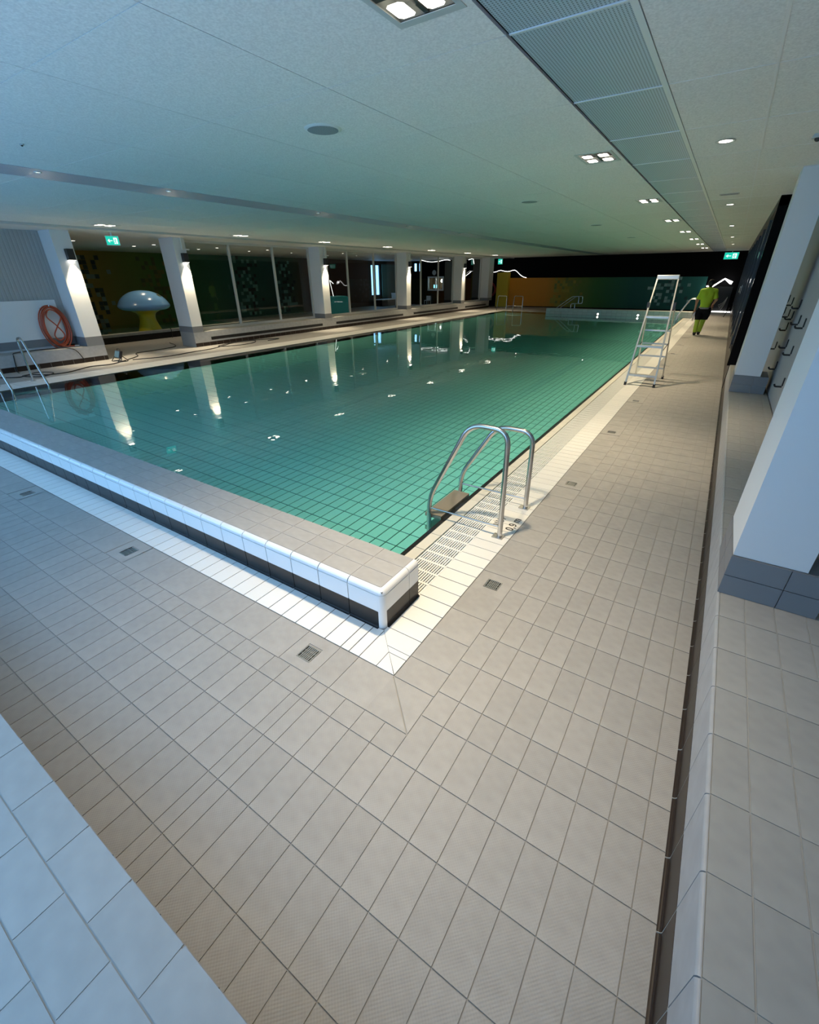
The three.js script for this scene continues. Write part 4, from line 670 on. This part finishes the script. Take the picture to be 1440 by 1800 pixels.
  const rack = thing('rod_rack', 'leaning bundle of thin pale rods below the tent roof', 'rods', [0, 0, -32.0]);
  for (const [a, b] of [[-0.36, 0.36], [-0.32, 0.27], [-0.27, 0.2], [-0.20, 0.12]]) part(rack, 'rod', polyline([[a, b, 0], [(a - 0.01) / 2 + 0.02, (b + 0.79) / 2 - 0.08, 0.01], [-0.01, 0.79, 0]], 0.010, 5), M.frame);
  part(rack, 'stand', barBetween([0.0, 0.0, 0.0], [-0.01, 0.80, 0.0], 0.02, 0.02), M.darkMetal);
  const leg = solo('folded_barrier', barBetween([0.05, 0.0, -28.5], [0.20, 0.42, -28.6], 0.03, 0.06), M.darkMetal, 'short dark leaning post by the glazed front at the far end', 'post');
  const buoy = thing('red_ring', 'dark red life ring on the wall beside the yellow pier', 'life ring', [-14.27, 1.05, -32.15]); part(buoy, 'ring', new THREE.TorusGeometry(0.42, 0.07, 10, 32), mat([0.22, 0.012, 0.016], 0.5)); part(buoy, 'bracket', B(-0.03, 0.03, 0.38, 0.45, -0.24, -0.05), M.darkMetal);
  // clock, inner window and chair at the far end of the dim room
  const ck = thing('wall_clock', 'round white wall clock behind the third window bay', 'clock', [-18.97, 2.17, FARZ + 0.03]); const dial = part(ck, 'dial', new THREE.CylinderGeometry(0.15, 0.15, 0.03, 28).rotateX(PI / 2), mat([0.55, 0.55, 0.53], 0.5)); part(ck, 'rim', new THREE.TorusGeometry(0.155, 0.015, 8, 32), M.frame); part(dial, 'hand', B(-0.006, 0.006, 0, 0.11, 0.016, 0.02), M.black); part(dial, 'hand', B(0, 0.08, -0.006, 0.006, 0.016, 0.02), M.black);
  const iw = thing('window_5', 'white framed inner window with a lamp behind at the far end', 'window', [0, 0, 0], null, 'structure');
  part(iw, 'frame', merge([B(-19.53, -19.43, 0.96, 1.92, FARZ, FARZ + 0.05), B(-18.24, -18.14, 0.96, 1.92, FARZ, FARZ + 0.05), B(-19.43, -18.24, 1.83, 1.92, FARZ, FARZ + 0.05), B(-19.43, -18.24, 0.96, 1.06, FARZ, FARZ + 0.05), B(-18.86, -18.79, 1.06, 1.83, FARZ, FARZ + 0.05)]), M.paint);
  part(iw, 'pane', B(-19.43, -18.86, 1.06, 1.83, FARZ - 0.03, FARZ - 0.02), M.glass); part(iw, 'pane', B(-18.79, -18.24, 1.06, 1.83, FARZ - 0.03, FARZ - 0.02), M.glass);
  const off = thing('wall_office', 'dark back of the small office behind the inner window', 'wall', [0, 0, 0], null, 'structure'); part(off, 'shell', merge([B(-20.0, -17.9, 0.6, 2.2, FARZ - 1.4, FARZ - 1.3), B(-20.0, -19.9, 0.6, 2.2, FARZ - 1.3, FARZ - 0.2), B(-18.0, -17.9, 0.6, 2.2, FARZ - 1.3, FARZ - 0.2), B(-20.0, -17.9, 2.2, 2.3, FARZ - 1.4, FARZ - 0.2), B(-20.0, -17.9, 0.5, 0.6, FARZ - 1.4, FARZ - 0.2)]), mat([0.10, 0.07, 0.04], 0.8));
  const pl = thing('pendant_lamp', 'bright white pendant lamp in the small office', 'lamp', [-18.55, 1.62, FARZ - 0.5]); part(pl, 'globe', new THREE.SphereGeometry(0.13, 12, 8), M.led); part(pl, 'cord', rod([0, 0.12, 0], [0, 0.58, 0], 0.008), M.black); { const l = new THREE.PointLight(rgb(1, 0.95, 0.88), 1.2, 0, 2); l.position.set(-18.55, 1.62, FARZ - 0.5); l.shadow.radius = 4; l.castShadow = true; scene.add(l); }
  const mon = thing('monitor_screen', 'small glowing blue screen in the small office', 'screen', [-19.1, 1.08, FARZ - 0.4]); part(mon, 'screen', B(-0.15, 0.15, 0.05, 0.28, 0, 0.01), new THREE.MeshStandardMaterial({ color: 0x001018, emissive: rgb(0.25, 0.6, 0.7), emissiveIntensity: 1 })); part(mon, 'stand', B(-0.03, 0.03, -0.48, 0.05, -0.03, 0), M.black);
  const ch = thing('white_chair', 'small pale chair at the far end behind the third window bay', 'chair', [-19.2, 0, -31.8]); part(ch, 'seat', B(-0.18, 0.18, 0.30, 0.33, -0.18, 0.18), M.frame); part(ch, 'backrest', B(-0.18, 0.18, 0.33, 0.62, -0.18, -0.15), M.frame); for (const a of [-0.16, 0.16]) for (const b of [-0.16, 0.16]) part(ch, 'leg', B(a - 0.015, a + 0.015, 0, 0.30, b - 0.015, b + 0.015), M.frame);
  const bx = thing('white_box', 'pale box on a low shelf behind the second window bay', 'box', [-21.6, 0.45, -31.0]); part(bx, 'body', B(-0.2, 0.2, 0, 0.32, -0.25, 0.25), M.frame); part(bx, 'lid', B(-0.22, 0.22, 0.32, 0.37, -0.27, 0.27), M.paint);
  const sh = thing('low_shelf', 'low dark shelf with a pale front edge under the curtain', 'shelf', [-21.6, 0, -30.4]); part(sh, 'top', B(-0.4, 0.4, 0.40, 0.45, -1.7, 1.7), M.frame); part(sh, 'body', B(-0.4, 0.38, 0, 0.40, -1.7, 1.7), M.black);
}
// ---------------------------------------------------------------- worker walking away
{
  const g = thing('person', 'person in yellow hi-vis shirt and trousers with black shorts walking away', 'person', [-0.585, 0, -19.5]);
  const cap = (p, a, b, ra, rb) => { const bx = b[0] - a[0], by = b[1] - a[1], bz = b[2] - a[2], px = p[0] - a[0], py = p[1] - a[1], pz = p[2] - a[2]; const t = Math.max(0, Math.min(1, (px * bx + py * by + pz * bz) / (bx * bx + by * by + bz * bz + 1e-9))); return Math.hypot(px - bx * t, py - by * t, pz - bz * t) - (ra + (rb - ra) * t); };
  const smin = (a, b, k) => { const h = Math.max(k - Math.abs(a - b), 0) / k; return Math.min(a, b) - h * h * k * 0.25; };
  const sdf = (bones, p, k) => { let d = 9; for (const [a, b, ra, rb] of bones) d = smin(d, cap(p, a, b, ra, rb), k); return d; };
  function mesh(bones, lo, hi, res, k, clip) {
    const mc = new MarchingCubes(res, M.paint, false, false, 60000), n = res, hn = n / 2; mc.isolation = 0;
    for (let z = 0; z < n; z++) for (let y = 0; y < n; y++) for (let x = 0; x < n; x++) {
      const p = [x, y, z].map((q, i) => lo[i] + ((q - hn) / hn + 1) / 2 * (hi[i] - lo[i])); let d = sdf(bones, p, k); if (clip) d = Math.max(d, clip(p)); mc.field[x + y * n + z * n * n] = -d;
    }
    mc.update(); const c = mc.count, P = new Float32Array(c * 3); for (let i = 0; i < c; i++) for (let a = 0; a < 3; a++) P[3 * i + a] = lo[a] + (mc.positionArray[3 * i + a] + 1) / 2 * (hi[a] - lo[a]);
    let q = new THREE.BufferGeometry(); q.setAttribute('position', new THREE.BufferAttribute(P, 3)); q = mergeVertices(q, 1e-5); q.computeVertexNormals();
    const I = q.index.array; let vol = 0; const A = V(), Bv = V(), Cv = V(), ps = q.attributes.position; for (let i = 0; i < I.length; i += 3) { A.fromBufferAttribute(ps, I[i]); Bv.fromBufferAttribute(ps, I[i + 1]); Cv.fromBufferAttribute(ps, I[i + 2]); vol += A.dot(Bv.cross(Cv)); }
    if (vol < 0) { for (let i = 0; i < I.length; i += 3) { const s = I[i]; I[i] = I[i + 1]; I[i + 1] = s; } q.computeVertexNormals(); }
    return q;
  }
  // joints, facing -z, left is -x
  const hipL = [-0.09, 0.86, 0], hipR = [0.09, 0.86, 0], kneL = [-0.10, 0.47, 0.03], kneR = [0.06, 0.48, -0.09], ankL = [-0.09, 0.09, 0.10], ankR = [0.02, 0.08, -0.10];
  const shL = [-0.185, 1.39, 0], shR = [0.185, 1.39, 0], elL = [-0.275, 1.10, 0.02], elR = [0.275, 1.13, 0.02], wrL = [-0.272, 0.835, -0.03], wrR = [0.215, 0.98, -0.20];
  const torso = [[[0, 0.90, 0], [0, 1.12, 0.0], 0.135, 0.13], [[-0.05, 1.12, 0], [-0.09, 1.33, 0.01], 0.115, 0.105], [[0.05, 1.12, 0], [0.09, 1.33, 0.01], 0.115, 0.105], [shL, [0, 1.42, 0.01], 0.062, 0.075], [shR, [0, 1.42, 0.01], 0.062, 0.075]];
  const hand = (w, s) => { const out = [[w, [w[0] + 0.005 * s, w[1] - 0.07, w[2] - 0.02], 0.030, 0.034]]; [-0.026, -0.009, 0.009, 0.026].forEach((o, i) => { const l = [0.060, 0.072, 0.068, 0.052][i], a = [w[0], w[1] - 0.085, w[2] - 0.02 + o], b = [a[0] - 0.006 * s, a[1] - l * 0.55, a[2] - 0.004], c = [a[0] - 0.022 * s, a[1] - l, a[2] - 0.008]; out.push([a, b, 0.0095, 0.009], [b, c, 0.009, 0.008]); }); const th = [w[0] - 0.01 * s, w[1] - 0.03, w[2] - 0.045]; out.push([th, [th[0] - 0.012 * s, th[1] - 0.035, th[2] - 0.02], 0.012, 0.010], [[th[0] - 0.012 * s, th[1] - 0.035, th[2] - 0.02], [th[0] - 0.02 * s, th[1] - 0.062, th[2] - 0.022], 0.010, 0.009]); return out; };
  const arms = [[shL, elL, 0.050, 0.040], [elL, wrL, 0.040, 0.026], [shR, elR, 0.050, 0.040], [elR, wrR, 0.040, 0.026]];
  const legs = [[hipL, kneL, 0.085, 0.058], [kneL, ankL, 0.056, 0.040], [hipR, kneR, 0.085, 0.058], [kneR, ankR, 0.056, 0.040], [[0, 0.88, 0], [0, 0.94, 0], 0.13, 0.13]];
  const headB = [[[0, 1.44, 0.01], [0, 1.53, 0.0], 0.052, 0.050], [[0, 1.60, -0.005], [0, 1.65, 0.005], 0.075, 0.085], [[0, 1.555, -0.05], [0, 1.60, -0.045], 0.045, 0.055], [[0, 1.59, -0.10], [0, 1.605, -0.115], 0.010, 0.010], [[-0.083, 1.60, 0.005], [-0.086, 1.62, 0.008], 0.012, 0.014], [[0.083, 1.60, 0.005], [0.086, 1.62, 0.008], 0.012, 0.014]];
  const skin = mat([0.42, 0.22, 0.14], 0.6), yellow = mat([0.42, 0.62, 0.03], 0.7), green = mat([0.33, 0.48, 0.04], 0.75), dark = phys([0.007, 0.007, 0.010], 0.9, { specularIntensity: 0.2 }), grey = mat([0.26, 0.27, 0.28], 0.6);
  const bodyG = merge([mesh([...torso, ...arms, ...legs], [-0.42, 0.02, -0.36], [0.42, 1.54, 0.30], 72, 0.05), mesh(headB, [-0.14, 1.40, -0.16], [0.14, 1.78, 0.14], 56, 0.03), mesh(hand(wrL, 1), [wrL[0] - 0.08, wrL[1] - 0.19, wrL[2] - 0.12], [wrL[0] + 0.08, wrL[1] + 0.05, wrL[2] + 0.08], 56, 0.008), mesh(hand(wrR, -1), [wrR[0] - 0.08, wrR[1] - 0.19, wrR[2] - 0.12], [wrR[0] + 0.08, wrR[1] + 0.05, wrR[2] + 0.08], 56, 0.008)]);
  const body = part(g, 'body', bodyG, skin);
  const fat = (b, d) => b.map(([a, c, ra, rb]) => [a, c, ra + d, rb + d]);
  const sleeve = (s, e) => [s, [s[0] + (e[0] - s[0]) * 0.72, s[1] + (e[1] - s[1]) * 0.72, s[2] + (e[2] - s[2]) * 0.72], 0.068, 0.066];
  part(body, 'shirt', mesh([...fat(torso, 0.018), sleeve(shL, elL), sleeve(shR, elR)], [-0.42, 0.84, -0.30], [0.42, 1.56, 0.30], 72, 0.04, (p) => 0.875 - p[1]), yellow, null, 'yellow high-visibility T-shirt');
  const shorts = part(body, 'shorts', mesh(fat([[hipL, [-0.105, 0.55, 0.02], 0.10, 0.10], [hipR, [0.085, 0.56, -0.07], 0.10, 0.10], [[0, 0.86, 0], [0, 0.90, 0], 0.15, 0.145], [[-0.17, 0.74, 0.02], [-0.165, 0.64, 0.02], 0.05, 0.05], [[0.17, 0.74, 0], [0.155, 0.64, -0.03], 0.05, 0.05]], 0.006), [-0.36, 0.44, -0.30], [0.36, 1.06, 0.30], 56, 0.05, (p) => Math.max(0.50 - p[1], p[1] - 0.88)), dark, null, 'black work shorts with side pockets');
  part(shorts, 'belt', mesh([[[0, 0.88, 0], [0, 0.90, 0], 0.172, 0.168]], [-0.22, 0.80, -0.22], [0.22, 0.98, 0.22], 40, 0.02, (p) => Math.max(0.845 - p[1], p[1] - 0.895)), grey, null, 'grey belt');
  part(body, 'trousers', mesh(fat([[[-0.10, 0.62, 0.02], kneL, 0.078, 0.066], [kneL, ankL, 0.066, 0.056], [[0.075, 0.62, -0.06], kneR, 0.078, 0.066], [kneR, ankR, 0.066, 0.056]], 0.008), [-0.26, 0.06, -0.30], [0.26, 0.72, 0.30], 60, 0.03, (p) => 0.10 - p[1]), green, null, 'yellow-green work trousers');
  for (const [a, n] of [[ankL, -0.01], [ankR, 0.01]]) part(body, 'shoe', mesh([[[a[0], 0.055, a[2] + 0.035], [a[0] + n, 0.042, a[2] - 0.13], 0.050, 0.040], [[a[0], 0.08, a[2]], [a[0], 0.11, a[2]], 0.048, 0.050]], [a[0] - 0.09, -0.02, a[2] - 0.2], [a[0] + 0.09, 0.18, a[2] + 0.12], 40, 0.03, (p) => 0.003 - p[1]), M.rubber);
  part(body, 'hair', mesh([[[0, 1.64, 0.012], [0, 1.655, 0.012], 0.095, 0.095], [[0, 1.57, 0.05], [0, 1.62, 0.04], 0.055, 0.07]], [-0.14, 1.48, -0.14], [0.14, 1.80, 0.16], 48, 0.03, (p) => -0.055 - p[2] + (p[1] < 1.63 ? (1.63 - p[1]) * 0.9 : 0)), mat([0.012, 0.010, 0.009], 0.7));
}
scene.traverse((o) => { if (o.isLight) o.castShadow = true; });
renderer.render(scene, camera);
